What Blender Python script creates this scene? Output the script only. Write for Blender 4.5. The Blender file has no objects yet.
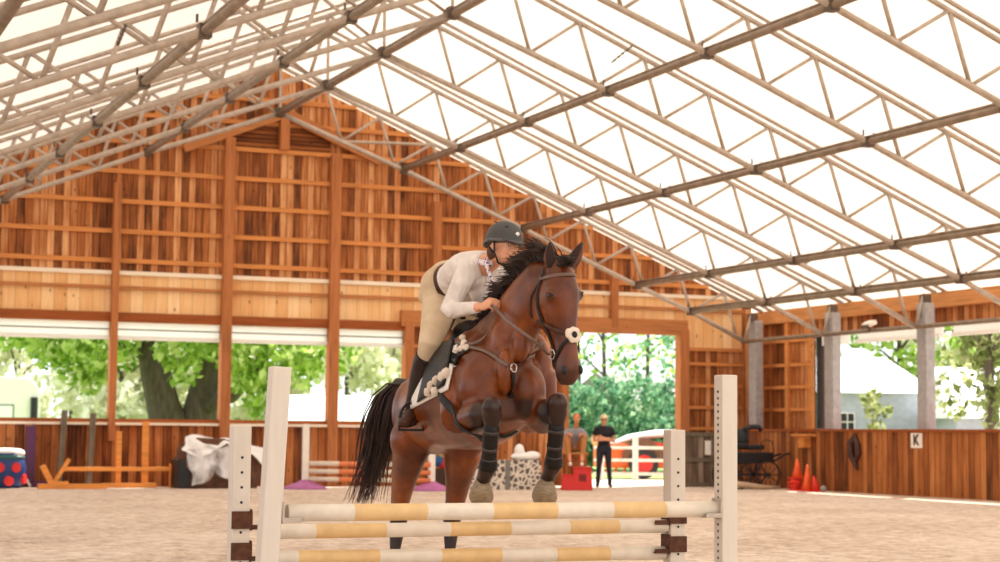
import bpy, bmesh, math, random
import numpy as np
from mathutils import Vector, Matrix, noise
S = bpy.context.scene
COL = S.collection
PI = math.pi
rnd = random.Random(7)

# ------------------------------------------------------------------ camera
FPX = 1823.4
CAM = np.array([-11.126, -39.685, 1.25])
_pi, _ya, _ro = 0.0834, 0.3955, 0.0091
FW = np.array([math.sin(_ya)*math.cos(_pi), math.cos(_ya)*math.cos(_pi), math.sin(_pi)])
_R = np.cross(FW, [0, 0, 1.0]); _R /= np.linalg.norm(_R); _U = np.cross(_R, FW)
RT = math.cos(_ro)*_R + math.sin(_ro)*_U
UP = -math.sin(_ro)*_R + math.cos(_ro)*_U
cd = bpy.data.cameras.new('camera'); cam = bpy.data.objects.new('camera', cd); COL.objects.link(cam)
cd.sensor_width = 36; cd.lens = FPX/1000*36; cd.clip_start = 0.1; cd.clip_end = 600
cam.matrix_world = Matrix(((RT[0], UP[0], -FW[0], CAM[0]), (RT[1], UP[1], -FW[1], CAM[1]), (RT[2], UP[2], -FW[2], CAM[2]), (0, 0, 0, 1)))
cd.dof.use_dof = True; cd.dof.focus_distance = 10.1; cd.dof.aperture_fstop = 4.0
S.camera = cam

# ------------------------------------------------------------------ world, sun, exposure
w = bpy.data.worlds.new('world'); S.world = w; w.use_nodes = True
bg = w.node_tree.nodes['Background']; bg.inputs[0].default_value = (0.93, 0.96, 1.0, 1); bg.inputs[1].default_value = 1.8
sd = bpy.data.lights.new('sun', 'SUN'); sd.energy = 11.5; sd.angle = 0.01; sd.color = (1.0, 0.955, 0.88)
sun = bpy.data.objects.new('sun', sd); COL.objects.link(sun)
_s = Vector((0.52, 0.34, 0.78)).normalized()
sun.rotation_euler = _s.to_track_quat('Z', 'Y').to_euler(); sun.location = (20, 10, 40)
S.view_settings.view_transform = 'Standard'; S.view_settings.look = 'None'
S.view_settings.gamma = 1; S.view_settings.use_curve_mapping = False
S.view_settings.exposure = -0.08

# ------------------------------------------------------------------ helpers
def P(u, v, d):
    return CAM + (FW + RT*(u-500)/FPX - UP*(v-281)/FPX)*d
def V3(a): return Vector((float(a[0]), float(a[1]), float(a[2])))

class MB:
    def __init__(s): s.v = []; s.f = []
    def add(s, vs, fs):
        n = len(s.v); s.v += [tuple(map(float, a)) for a in vs]; s.f += [tuple(i+n for i in f) for f in fs]; return s
    def box(s, c, d, R=None):
        c = Vector(c); vs = []
        for z in (-.5, .5):
            for y in (-.5, .5):
                for x in (-.5, .5):
                    q = Vector((x*d[0], y*d[1], z*d[2]))
                    if R is not None: q = R @ q
                    vs.append(c+q)
        return s.add(vs, [(0, 2, 3, 1), (4, 5, 7, 6), (0, 1, 5, 4), (2, 6, 7, 3), (0, 4, 6, 2), (1, 3, 7, 5)])
    def bx(s, x0, x1, y0, y1, z0, z1): return s.box(((x0+x1)/2, (y0+y1)/2, (z0+z1)/2), (abs(x1-x0), abs(y1-y0), abs(z1-z0)))
    def bar(s, a, b, wd, hg, up=(0, 0, 1)):
        a = V3(a); b = V3(b); z = (b-a).normalized(); u = Vector(up)
        if abs(z.dot(u)) > .98: u = Vector((1, 0, 0))
        x = u.cross(z).normalized(); y = z.cross(x)
        R = Matrix((x, y, z)).transposed()
        return s.box((a+b)/2, (wd, hg, (b-a).length), R)
    def tube(s, pts, rad, n=10, up=None, cap=True, flat=1.0):
        """sweep of circles / ellipses; rad is a number, list of numbers or list of (a,b): a along 'side', b along 'up'"""
        pts = [V3(p) for p in pts]; m = len(pts)
        if not isinstance(rad, (list, tuple)): rad = [rad]*m
        vs = []; fs = []; prev = None
        for i, p in enumerate(pts):
            t = (pts[min(i+1, m-1)] - pts[max(i-1, 0)]).normalized()
            if up is not None:
                u0 = V3(up[i]) if isinstance(up, list) else V3(up)
            elif prev is None: u0 = Vector((0, 0, 1)) if abs(t.z) < .9 else Vector((0, 1, 0))
            else: u0 = prev
            u = (u0 - t*u0.dot(t))
            if u.length < 1e-5: u = t.orthogonal()
            u.normalize(); prev = u; sd_ = t.cross(u)
            r = rad[i]; a, b = r if isinstance(r, (tuple, list)) else (r, r*flat)
            for k in range(n):
                an = 2*PI*k/n
                vs.append(p + sd_*(a*math.cos(an)) + u*(b*math.sin(an)))
        for i in range(m-1):
            for k in range(n):
                k2 = (k+1) % n; fs.append((i*n+k, i*n+k2, (i+1)*n+k2, (i+1)*n+k))
        if cap:
            fs.append(tuple(range(n))[::-1]); fs.append(tuple((m-1)*n+k for k in range(n)))
        return s.add(vs, fs)
    def ell(s, c, r, R=None, nu=16, nv=10):
        c = V3(c); r = (r, r, r) if not isinstance(r, (tuple, list)) else r
        vs = []; fs = []
        def tr(q):
            q = Vector(q)
            return c + (R @ q if R is not None else q)
        vs.append(tr((0, 0, -r[2])))
        for j in range(1, nv):
            ph = -PI/2 + PI*j/nv
            for i in range(nu):
                th = 2*PI*i/nu
                vs.append(tr((r[0]*math.cos(ph)*math.cos(th), r[1]*math.cos(ph)*math.sin(th), r[2]*math.sin(ph))))
        vs.append(tr((0, 0, r[2])))
        for i in range(nu): fs.append((0, 1+(i+1) % nu, 1+i))
        for j in range(nv-2):
            for i in range(nu):
                a = 1+j*nu+i; b = 1+j*nu+(i+1) % nu; fs.append((a, b, b+nu, a+nu))
        l = len(vs)-1; b0 = 1+(nv-2)*nu
        for i in range(nu): fs.append((l, b0+i, b0+(i+1) % nu))
        return s.add(vs, fs)
    def cyl(s, a, b, r, n=16): return s.tube([a, b], r, n)
    def lathe(s, c, prof, n=20):
        vs = []; fs = []; c = V3(c)
        for r, z in prof:
            for k in range(n): vs.append(c+Vector((r*math.cos(2*PI*k/n), r*math.sin(2*PI*k/n), z)))
        for i in range(len(prof)-1):
            for k in range(n): fs.append((i*n+k, i*n+(k+1) % n, (i+1)*n+(k+1) % n, (i+1)*n+k))
        fs.append(tuple(range(n))[::-1]); fs.append(tuple((len(prof)-1)*n+k for k in range(n)))
        return s.add(vs, fs)
    def prism(s, poly, axis, a0, a1):
        """poly: list of 2D pts in the two remaining axes"""
        n = len(poly); vs = []
        for a in (a0, a1):
            for q in poly:
                p = [0, 0, 0]; k = 0
                for i in range(3):
                    if i == axis: p[i] = a
                    else: p[i] = q[k]; k += 1
                vs.append(tuple(p))
        return s.add(vs, [tuple(range(n))[::-1], tuple(range(n, 2*n))]+[(i, (i+1) % n, n+(i+1) % n, n+i) for i in range(n)])
    def build(s, name, m, parent=None, off=None, smooth=False, bevel=0, kind=None):
        """off: world origin the vertices are relative to (they are given in world space)"""
        me = bpy.data.meshes.new(name)
        vs = s.v
        if off is not None: vs = [(a[0]-off[0], a[1]-off[1], a[2]-off[2]) for a in vs]
        me.from_pydata(vs, [], s.f); me.update()
        b = bmesh.new(); b.from_mesh(me); bmesh.ops.recalc_face_normals(b, faces=b.faces); b.to_mesh(me); b.free()
        if smooth:
            for p in me.polygons: p.use_smooth = True
        o = bpy.data.objects.new(name, me); COL.objects.link(o)
        if isinstance(m, (list, tuple)):
            for q in m: me.materials.append(q)
        elif m: me.materials.append(m)
        if parent is not None: o.parent = parent
        if bevel:
            md = o.modifiers.new('b', 'BEVEL'); md.width = bevel; md.segments = 2; md.limit_method = 'ANGLE'
        if kind: o['kind'] = kind
        return o
def struct(name, mb, m, **k): return mb.build(name, m, kind='structure', **k)
def thing(name, label, cat, loc=(0, 0, 0), rotz=0, group=None):
    o = bpy.data.objects.new(name, None); COL.objects.link(o); o.empty_display_size = .1
    o.location = [float(a) for a in loc]; o.rotation_euler = (0, 0, rotz); tag(o, label, cat, group); return o
def tag(o, label, cat, group=None, kind=None):
    o['label'] = label; o['category'] = cat
    if group: o['group'] = group
    if kind: o['kind'] = kind
    return o
def dup(root, loc, rotz=None, label=None):
    r = root.copy(); COL.objects.link(r); r.location = [float(a) for a in loc]
    if rotz is not None: r.rotation_euler = (0, 0, rotz)
    if label: r['label'] = label
    for ch in list(root.children):
        c = ch.copy(); COL.objects.link(c); c.parent = r
        for g in list(ch.children):
            d = g.copy(); COL.objects.link(d); d.parent = c
    return r
def one(name, mb, m, label, cat, origin, group=None, **k):
    """single-mesh thing, its origin at 'origin' (world), vertices given in world space"""
    o = mb.build(name, m, off=origin, **k); o.location = [float(a) for a in origin]; return tag(o, label, cat, group)

# ------------------------------------------------------------------ materials
class NT:
    def __init__(s, name):
        s.m = bpy.data.materials.new(name); s.m.use_nodes = True; s.t = s.m.node_tree
        s.b = s.t.nodes['Principled BSDF']; s.o = s.t.nodes['Material Output']
    def n(s, ty, **k):
        q = s.t.nodes.new(ty)
        for a, b in k.items():
            if a.startswith('i_'): q.inputs[a[2:].replace('_', ' ')].default_value = b
            else: setattr(q, a, b)
        return q
    def l(s, a, b): s.t.links.new(a, b)
    def math(s, op, a, b=None, c=None):
        q = s.n('ShaderNodeMath', operation=op)
        for i, x in enumerate((a, b, c)):
            if x is None: continue
            if isinstance(x, (int, float)): q.inputs[i].default_value = x
            else: s.l(x, q.inputs[i])
        return q.outputs[0]
    def mix(s, f, a, b, mode='MIX'):
        q = s.n('ShaderNodeMix', data_type='RGBA', blend_type=mode)
        for i, x in ((0, f), (6, a), (7, b)):
            if isinstance(x, (int, float)): q.inputs[i].default_value = x
            elif isinstance(x, (tuple, list)): q.inputs[i].default_value = tuple(x)+((1,) if len(x) == 3 else ())
            else: s.l(x, q.inputs[i])
        return q.outputs[2]
    def ramp(s, f, stops):
        q = s.n('ShaderNodeValToRGB'); s.l(f, q.inputs[0]); e = q.color_ramp.elements
        while len(e) < len(stops): e.new(.5)
        for i, (p, c) in enumerate(stops): e[i].position = p; e[i].color = tuple(c)+(1,)
        return q.outputs[0]
    def noise(s, vec, scale, detail=3, rough=.5, out=0):
        q = s.n('ShaderNodeTexNoise'); q.inputs['Scale'].default_value = scale; q.inputs['Detail'].default_value = detail; q.inputs['Roughness'].default_value = rough
        if vec is not None: s.l(vec, q.inputs['Vector'])
        return q.outputs[out]
    def coord(s, scale=(1, 1, 1), world=False):
        if world: src = s.n('ShaderNodeNewGeometry').outputs['Position']
        else: src = s.n('ShaderNodeTexCoord').outputs['Object']
        mp = s.n('ShaderNodeMapping'); mp.inputs['Scale'].default_value = scale; s.l(src, mp.inputs[0]); return mp.outputs[0]
    def bump(s, h, st=.3, dist=.01):
        q = s.n('ShaderNodeBump'); q.inputs['Strength'].default_value = st; q.inputs['Distance'].default_value = dist
        s.l(h, q.inputs['Height']); s.l(q.outputs[0], s.b.inputs['Normal'])
def srgb(r, g, b):
    f = lambda c: ((c/255)/12.92 if c/255 < .04045 else ((c/255+.055)/1.055)**2.4)
    return (f(r), f(g), f(b))
def mat(name, c, rough=.6, metal=0., var=.12, vs=6., bump=0., spec=.5, scale=(1, 1, 1)):
    t = NT(name); co = t.coord(scale)
    nz = t.noise(co, vs, 4)
    a = tuple(x*(1-var) for x in c); b = tuple(min(1, x*(1+var)) for x in c)
    t.l(t.ramp(nz, [(.3, a), (.7, b)]), t.b.inputs['Base Color'])
    t.b.inputs['Roughness'].default_value = rough; t.b.inputs['Metallic'].default_value = metal
    t.b.inputs['Specular IOR Level'].default_value = spec
    if bump: t.bump(t.noise(co, vs*4, 4), bump)
    return t.m
def boards(name, axis, wid, dark, mid, light, gap=.05, rough=.75, knots=.5, grain=1.0):
    """planks running along the third axis; 'axis' is the coordinate counted across them; world space"""
    t = NT(name); co = t.n('ShaderNodeNewGeometry').outputs['Position']
    sx = t.n('ShaderNodeSeparateXYZ'); t.l(co, sx.inputs[0]); c = sx.outputs[axis]
    k = t.math('DIVIDE', c, wid); fl = t.math('FLOOR', k); fr = t.math('SUBTRACT', k, fl)
    wn = t.n('ShaderNodeTexWhiteNoise', noise_dimensions='1D'); t.l(fl, wn.inputs['W'])
    fl2 = t.math('ADD', fl, 37.3); wn2 = t.n('ShaderNodeTexWhiteNoise', noise_dimensions='1D'); t.l(fl2, wn2.inputs['W'])
    # grain: stretched along boards, offset per board
    along = 0 if axis == 2 else 2
    cmb = t.n('ShaderNodeCombineXYZ')
    t.l(t.math('MULTIPLY', c, 22.*grain), cmb.inputs[0]); t.l(t.math('MULTIPLY', sx.outputs[along], 1.1), cmb.inputs[1]); t.l(t.math('MULTIPLY', wn.outputs[0], 40.), cmb.inputs[2])
    gr = t.noise(cmb.outputs[0], 1.0, 4, .6)
    cmb2 = t.n('ShaderNodeCombineXYZ')
    t.l(t.math('MULTIPLY', c, 1.3), cmb2.inputs[0]); t.l(t.math('MULTIPLY', sx.outputs[along], .9), cmb2.inputs[1]); t.l(t.math('MULTIPLY', wn.outputs[0], 9.), cmb2.inputs[2])
    bl = t.noise(cmb2.outputs[0], 1.0, 2)
    f = t.math('ADD', t.math('MULTIPLY', wn.outputs[0], .42), t.math('ADD', t.math('MULTIPLY', gr, .75), t.math('MULTIPLY', bl, .5)))
    f = t.math('SUBTRACT', f, .31)
    colr = t.ramp(f, [(.22, dark), (.52, mid), (.85, light)])
    # knots
    vo = t.n('ShaderNodeTexVoronoi'); vo.inputs['Scale'].default_value = 1.0
    cmb3 = t.n('ShaderNodeCombineXYZ'); t.l(t.math('MULTIPLY', c, 4.5), cmb3.inputs[0]); t.l(t.math('MULTIPLY', sx.outputs[along], 2.2), cmb3.inputs[1])
    t.l(cmb3.outputs[0], vo.inputs['Vector'])
    kn = t.math('LESS_THAN', vo.outputs['Distance'], .10)
    colr = t.mix(t.math('MULTIPLY', kn, knots), colr, tuple(x*.25 for x in dark))
    e = t.math('LESS_THAN', t.math('MINIMUM', fr, t.math('SUBTRACT', 1., fr)), gap)
    colr = t.mix(t.math('MULTIPLY', e, .85), colr, tuple(x*.18 for x in dark))
    t.l(colr, t.b.inputs['Base Color']); t.b.inputs['Roughness'].default_value = rough
    t.b.inputs['Specular IOR Level'].default_value = .25
    t.bump(gr, .25, .01)
    return t.m
WB = dict(dark=srgb(120, 55, 22), mid=srgb(178, 98, 45), light=srgb(222, 150, 86))
M_gable = boards('gable_boards', 0, .165, srgb(84, 44, 22), srgb(174, 104, 54), srgb(232, 176, 124), gap=.05)
M_gable_y = boards('side_boards', 1, .21, srgb(84, 44, 22), srgb(170, 100, 50), srgb(226, 168, 114), gap=.05)
M_wain = boards('wainscot_boards', 0, .19, srgb(78, 40, 18), srgb(156, 88, 42), srgb(204, 136, 84), gap=.045)
M_wain_y = boards('wainscot_boards_side', 1, .19, srgb(80, 44, 20), srgb(156, 90, 42), srgb(200, 132, 76), gap=.045)
M_pine = boards('pale_pine', 0, .28, srgb(226, 166, 106), srgb(240, 194, 138), srgb(250, 218, 172), gap=.012, knots=.75)
M_pine_y = boards('pale_pine_side', 1, .28, srgb(226, 166, 106), srgb(240, 194, 138), srgb(250, 218, 172), gap=.012, knots=.75)
M_louv = boards('louvre_boards', 2, .10, srgb(70, 34, 12), srgb(128, 70, 28), srgb(168, 100, 48), gap=.12)
def timber(name, c, var=.22, axis=2, rough=.7):
    t = NT(name); sc = [14, 14, 14]; sc[axis] = 1.1
    co = t.coord(tuple(sc)); g = t.noise(co, 1., 5, .6)
    a = tuple(x*(1-var*1.6) for x in c); b = tuple(min(1, x*(1+var)) for x in c)
    colr = t.ramp(g, [(.25, a), (.5, c), (.78, b)])
    v = t.n('ShaderNodeTexVoronoi'); v.inputs['Scale'].default_value = 1.9; t.l(t.coord(), v.inputs['Vector'])
    kn = t.math('LESS_THAN', v.outputs['Distance'], .045)
    colr = t.mix(t.math('MULTIPLY', kn, .6), colr, tuple(x*.25 for x in c))
    t.l(colr, t.b.inputs['Base Color']); t.b.inputs['Roughness'].default_value = rough; t.b.inputs['Specular IOR Level'].default_value = .25
    t.bump(g, .2, .005)
    return t.m
M_postw = timber('post_wood', srgb(178, 112, 66)); M_beamx = timber('beam_wood', srgb(182, 118, 70), axis=0)
M_beamd = timber('dark_beam_wood', srgb(150, 80, 36), axis=0)
M_girt = timber('girt_wood', srgb(206, 136, 76), axis=0); M_girty = timber('girt_wood_side', srgb(206, 136, 76), axis=1)
M_eave = timber('eave_wood', srgb(206, 144, 90), axis=1); M_cream = timber('cream_trim', srgb(240, 226, 205), axis=0, var=.06)
M_steel = mat('galvanised_steel', srgb(178, 163, 149), .5, .3, .14, 9)
M_steeld = mat('rusty_galvanised_steel', srgb(138, 120, 104), .55, .35, .25, 5)
M_clamp = mat('clamp_metal', srgb(96, 84, 74), .6, .3, .3, 30)
M_conc = mat('concrete', srgb(164, 162, 164), .85, 0, .14, 9, .3)
M_curt = mat('white_curtain', srgb(242, 242, 240), .7, 0, .04, 3)
M_grey = mat('grey_trim', srgb(120, 116, 110), .7)
M_white = mat('white_paint', srgb(240, 234, 224), .55, 0, .05, 8)
M_black = mat('black_paint', srgb(16, 16, 19), .5)

# fabric roof: thin translucent membrane
def fabric():
    t = NT('roof_fabric'); t.t.nodes.remove(t.b)
    co = t.coord((1, .28, 1), world=True); n1 = t.noise(co, .6, 3)
    c1 = t.ramp(n1, [(.3, (.50, .43, .365)), (.7, (.55, .475, .41))])
    tr = t.n('ShaderNodeBsdfTranslucent'); t.l(c1, tr.inputs[0])
    df = t.n('ShaderNodeBsdfDiffuse'); df.inputs[0].default_value = (.85, .81, .76, 1)
    mx = t.n('ShaderNodeMixShader'); mx.inputs[0].default_value = .4
    t.l(tr.outputs[0], mx.inputs[1]); t.l(df.outputs[0], mx.inputs[2]); t.l(mx.outputs[0], t.o.inputs[0]); return t.m
M_fab = fabric()
def sand():
    t = NT('sand'); co = t.coord(world=True)
    a = t.noise(co, 4.5, 6, .7); b = t.noise(co, 14., 5, .75); c = t.noise(co, .35, 2)
    f = t.math('ADD', t.math('MULTIPLY', a, .5), t.math('ADD', t.math('MULTIPLY', b, .35), t.math('MULTIPLY', c, .15)))
    t.l(t.ramp(f, [(.38, srgb(160, 134, 114)), (.5, srgb(220, 200, 182)), (.61, srgb(246, 234, 220))]), t.b.inputs['Base Color'])
    t.b.inputs['Roughness'].default_value = .95; t.b.inputs['Specular IOR Level'].default_value = .1
    t.bump(f, 1.0, .09); return t.m
M_sand = sand()
def ground_out():
    t = NT('yard_ground'); co = t.coord(world=True); sx = t.n('ShaderNodeSeparateXYZ'); t.l(co, sx.inputs[0])
    n = t.noise(co, .5, 4); g = t.noise(co, 5., 4)
    grass = t.ramp(g, [(.3, srgb(96, 132, 60)), (.7, srgb(150, 178, 90))])
    grav = t.ramp(g, [(.3, srgb(200, 190, 172)), (.7, srgb(228, 220, 204))])
    f = t.math('LESS_THAN', t.math('ADD', sx.outputs[1], t.math('MULTIPLY', n, 3.)), 9.5)
    t.l(t.mix(f, grass, grav), t.b.inputs['Base Color']); t.b.inputs['Roughness'].default_value = .95; return t.m
M_yard = ground_out()
def leafm(name, c1, c2, c3):
    t = NT(name); t.t.nodes.remove(t.b)
    r = t.n('ShaderNodeNewGeometry').outputs['Random Per Island']
    c = t.ramp(r, [(.0, c1), (.5, c2), (1., c3)])
    tr = t.n('ShaderNodeBsdfTranslucent'); df = t.n('ShaderNodeBsdfDiffuse'); t.l(c, tr.inputs[0]); t.l(c, df.inputs[0])
    mx = t.n('ShaderNodeMixShader'); mx.inputs[0].default_value = .5
    t.l(tr.outputs[0], mx.inputs[1]); t.l(df.outputs[0], mx.inputs[2]); t.l(mx.outputs[0], t.o.inputs[0]); return t.m
M_leaf = leafm('bright_leaves', srgb(112, 152, 52), srgb(172, 202, 92), srgb(220, 232, 160))
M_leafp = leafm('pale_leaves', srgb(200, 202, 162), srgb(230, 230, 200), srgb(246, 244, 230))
M_leafd = leafm('dark_leaves', srgb(66, 116, 88), srgb(112, 160, 120), srgb(170, 200, 160))
M_roll = leafm('backlit_curtain', (.9, .9, .88), (.9, .9, .88), (.9, .9, .88))
M_leafo = leafm('olive_leaves', srgb(96, 110, 58), srgb(146, 156, 96), srgb(200, 204, 150))
M_bark = mat('bark', srgb(92, 80, 70), .9, 0, .35, 9, .6, scale=(1, 1, .25))

# ------------------------------------------------------------------ the shell
YF, XR = 1.05, 12.9
YN = -44.0
def zroof(x): return 9.78-.41*abs(x)
struct('floor', MB().bx(-12.9, 12.9, YN, 1.2, -.3, 0), M_sand)
struct('ground', MB().add([(-160, -90, -.02), (160, -90, -.02), (160, 200, -.02), (-160, 200, -.02)], [(0, 1, 2, 3)]), M_yard)
# fabric roof
fb = MB(); nx, ny = 26, 40
xs = [-13.6+27.2*i/nx for i in range(nx+1)]; ys = [1.6+(YN-1.6)*j/ny for j in range(ny+1)]
fb.add([(x, y, zroof(x)+.05) for y in ys for x in xs], [(j*(nx+1)+i, j*(nx+1)+i+1, (j+1)*(nx+1)+i+1, (j+1)*(nx+1)+i) for j in range(ny) for i in range(nx)])
struct('ceiling', fb, M_fab)

# far gable wall (built as panels round its openings)
far_ = MB()
far_.prism([(-12.9, 4.79), (12.9, 4.79), (12.9, zroof(12.9)), (0, zroof(0)), (-12.9, zroof(12.9))], 1, YF, YF+.06)
far_.bx(3.44, 7.6, YF, YF+.06, 0, 4.79)
far_.bx(10.8, 12.9, YF, YF+.06, 0, 4.79)
struct('wall_far', far_, M_gable)
struct('wall_far_wainscot', MB().bx(-12.9, 3.6, YF-.05, YF+.06, 0, 1.36), M_wain)
pb = MB(); pb.bx(-12.9, 3.44, YF-.02, YF+.06, 3.65, 4.79); pb.bx(3.44, 10.8, YF-.03, YF-.001, 4.13, 4.79); pb.bx(10.8, 12.6, YF-.03, YF-.001, 3.45, 4.79)
struct('wall_far_pine_band', pb, M_pine)
struct('trim_1', MB().bx(-12.9, 12.6, YF-.10, YF-.03, 4.70, 4.79), M_cream)
struct('trim_2', MB().bx(-12.9, 12.6, YF-.12, YF-.03, 4.38, 4.45), M_beamx)
struct('trim_3', MB().bx(-12.9, 3.5, YF-.12, YF-.02, 3.65, 3.86), M_beamd)
struct('trim_4', MB().bx(3.3, 10.95, YF-.2, YF-.03, 3.75, 4.13), M_beamx)
struct('trim_5', MB().bx(-12.9, 3.5, YF-.16, YF+.05, 1.36, 1.42), M_cream)
struct('trim_6', MB().bx(-12.9, 3.5, YF-.10, YF+.07, 1.42, 1.50), M_beamd)
# posts
def post(name, x, wd, z0, z1, dp=.22, m=M_postw):
    return struct(name, MB().bx(x-wd/2, x+wd/2, YF-dp, YF+.07, z0, z1), m, bevel=.01)
post('trim_7', -3.45, .15, 1.0, zroof(3.45)-1.6); post('trim_8', -.91, .23, 0, zroof(.9)-1.45); post('trim_9', 1.64, .24, 0, zroof(1.6)-1.4)
post('trim_10', 4.18, .2, 4.1, zroof(4.18)-1.3); post('trim_11', 8.9, .18, 3.9, zroof(8.9)-1.0); post('trim_12', .37, .22, 7.75, 8.6)
post('trim_13', 3.5, .22, 0, 3.9); post('trim_14', 10.85, .26, 0, 3.9); post('trim_15', 7.55, .2, 0, 3.8); post('trim_16', -6.2, .2, 0, 7.2)
# girts, one timber run each
gi = 17
for z in (5.02, 5.68, 6.36, 7.04, 7.72):
    xm = (zroof(0)-z)/.41
    struct('trim_%d' % gi, MB().bx(-xm, xm, YF-.07, YF-.001, z-.05, z+.05), M_girt); gi += 1
for z in (8.35, 8.9):
    xm = (zroof(0)-z)/.41
    struct('trim_%d' % gi, MB().bx(-xm, xm, YF-.06, YF-.001, z-.05, z+.05), M_girt); gi += 1
# rafters below the gable and the louvred panels between them
for sx_ in (-1, 1):
    struct('trim_%d' % gi, MB().bar((.37, YF-.14, 8.62), (.37+sx_*2.35, YF-.14, 8.62-2.35*.41), .12, .24), M_beamx); gi += 1
lv = MB(); lv.prism([(-.8, 7.78), (1.52, 7.78), (1.52, 8.1), (.37, 8.55), (-.8, 8.1)], 1, YF-.05, YF-.002)
struct('wall_far_louvre', lv, M_louv)
for x0, x1, zs in ((3.5, 7.5, (1.42, 2.1, 2.75, 3.3)), (10.98, 12.6, (.8, 1.42, 1.95, 2.5, 3.05, 3.42))):
    for z in zs: struct('trim_%d' % gi, MB().bx(x0, x1, YF-.07, YF-.001, z-.04, z+.04), M_girt); gi += 1
# roller curtains in the far openings
wn = 1
for x0, x1 in ((-12.8, -6.3), (-6.1, -3.53), (-3.37, -1.03), (-.79, 1.52), (1.76, 3.39)):
    c = MB(); c.bx(x0, x1, YF+.0, YF+.04, 3.27, 3.66); c.tube([(x0, YF-.02, 3.3), (x1, YF-.02, 3.3)], .05, 10)
    o = struct('window_%d' % wn, c, M_roll)
    struct('trim_%d' % gi, MB().bx(x0, x1, YF-.05, YF-.03, 3.47, 3.50), M_grey); gi += 1; wn += 1

# right wall
sw = MB(); sw.bx(XR, XR+.06, -1.9, YF, 1.36, 4.4); sw.bx(XR, XR+.06, YN, -1.9, 3.72, 4.4)
struct('wall_right', sw, M_gable_y)
struct('wall_right_wainscot', MB().bx(12.10, 12.17, YN, YF, 0, 1.36), M_wain_y)
struct('trim_%d' % gi, MB().bx(12.06, XR+.08, YN, YF, 1.36, 1.42), M_beamd); gi += 1
struct('trim_%d' % gi, MB().bx(XR-.14, XR-.001, YN, YF, 4.05, 4.38), M_eave, bevel=.01); gi += 1
for z in (1.9, 2.45, 3.0, 3.6):
    struct('trim_%d' % gi, MB().bx(XR-.07, XR-.001, -1.9, YF-.3, z-.04, z+.04), M_girty); gi += 1
for yy in (-.8, -1.85): struct('trim_%d' % gi, MB().bx(XR-.1, XR-.001, yy-.08, yy+.08, 1.43, 4.05), M_girty); gi += 1
struct('trim_%d' % gi, MB().bx(XR-.06, XR+.1, -2.25, -2.1, 1.43, 3.72), M_black); gi += 1
struct('trim_%d' % gi, MB().bx(XR-.02, XR+.1, -2.5, -2.38, 1.43, 3.72), M_postw); gi += 1
for k in range(1, 7):
    y0, y1 = -3.6*k-.2, -3.6*(k+1)+.2
    if k == 1:
        c = MB().bx(XR+.0, XR+.05, -3.4, -2.0, 3.42, 3.74); struct('window_%d' % wn, c, M_roll); wn += 1
    c = MB(); c.bx(XR, XR+.05, y1, y0, 3.44, 3.74); c.tube([(XR-.03, y0, 3.46), (XR-.03, y1, 3.46)], .05, 8)
    struct('window_%d' % wn, c, M_roll); wn += 1
# left wall, out of the frame
struct('wall_left', MB().bx(-XR-.08, -XR, YN, YF, 0, 1.42), M_wain_y)
struct('wall_left_eave', MB().bx(-XR-.08, -XR, YN, YF, 3.7, 4.4), M_gable_y)
# concrete columns
for k in range(0, 5):
    cx = 12.33; y = -3.6*k
    m = MB().bx(cx-.12, cx+.12, y-.17, y+.17, 0, 4.12) if k else MB().bx(cx-.02, cx+.2, y-.15, y+.2, 0, 4.12)
    o = struct('column_%d' % (k+1), m, M_conc, bevel=.02)
    struct('column_cap_%d' % (k+1), MB().bx(cx-.08, cx+.08, y-.1, y+.1, 4.12, 4.3), M_clamp)

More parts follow.
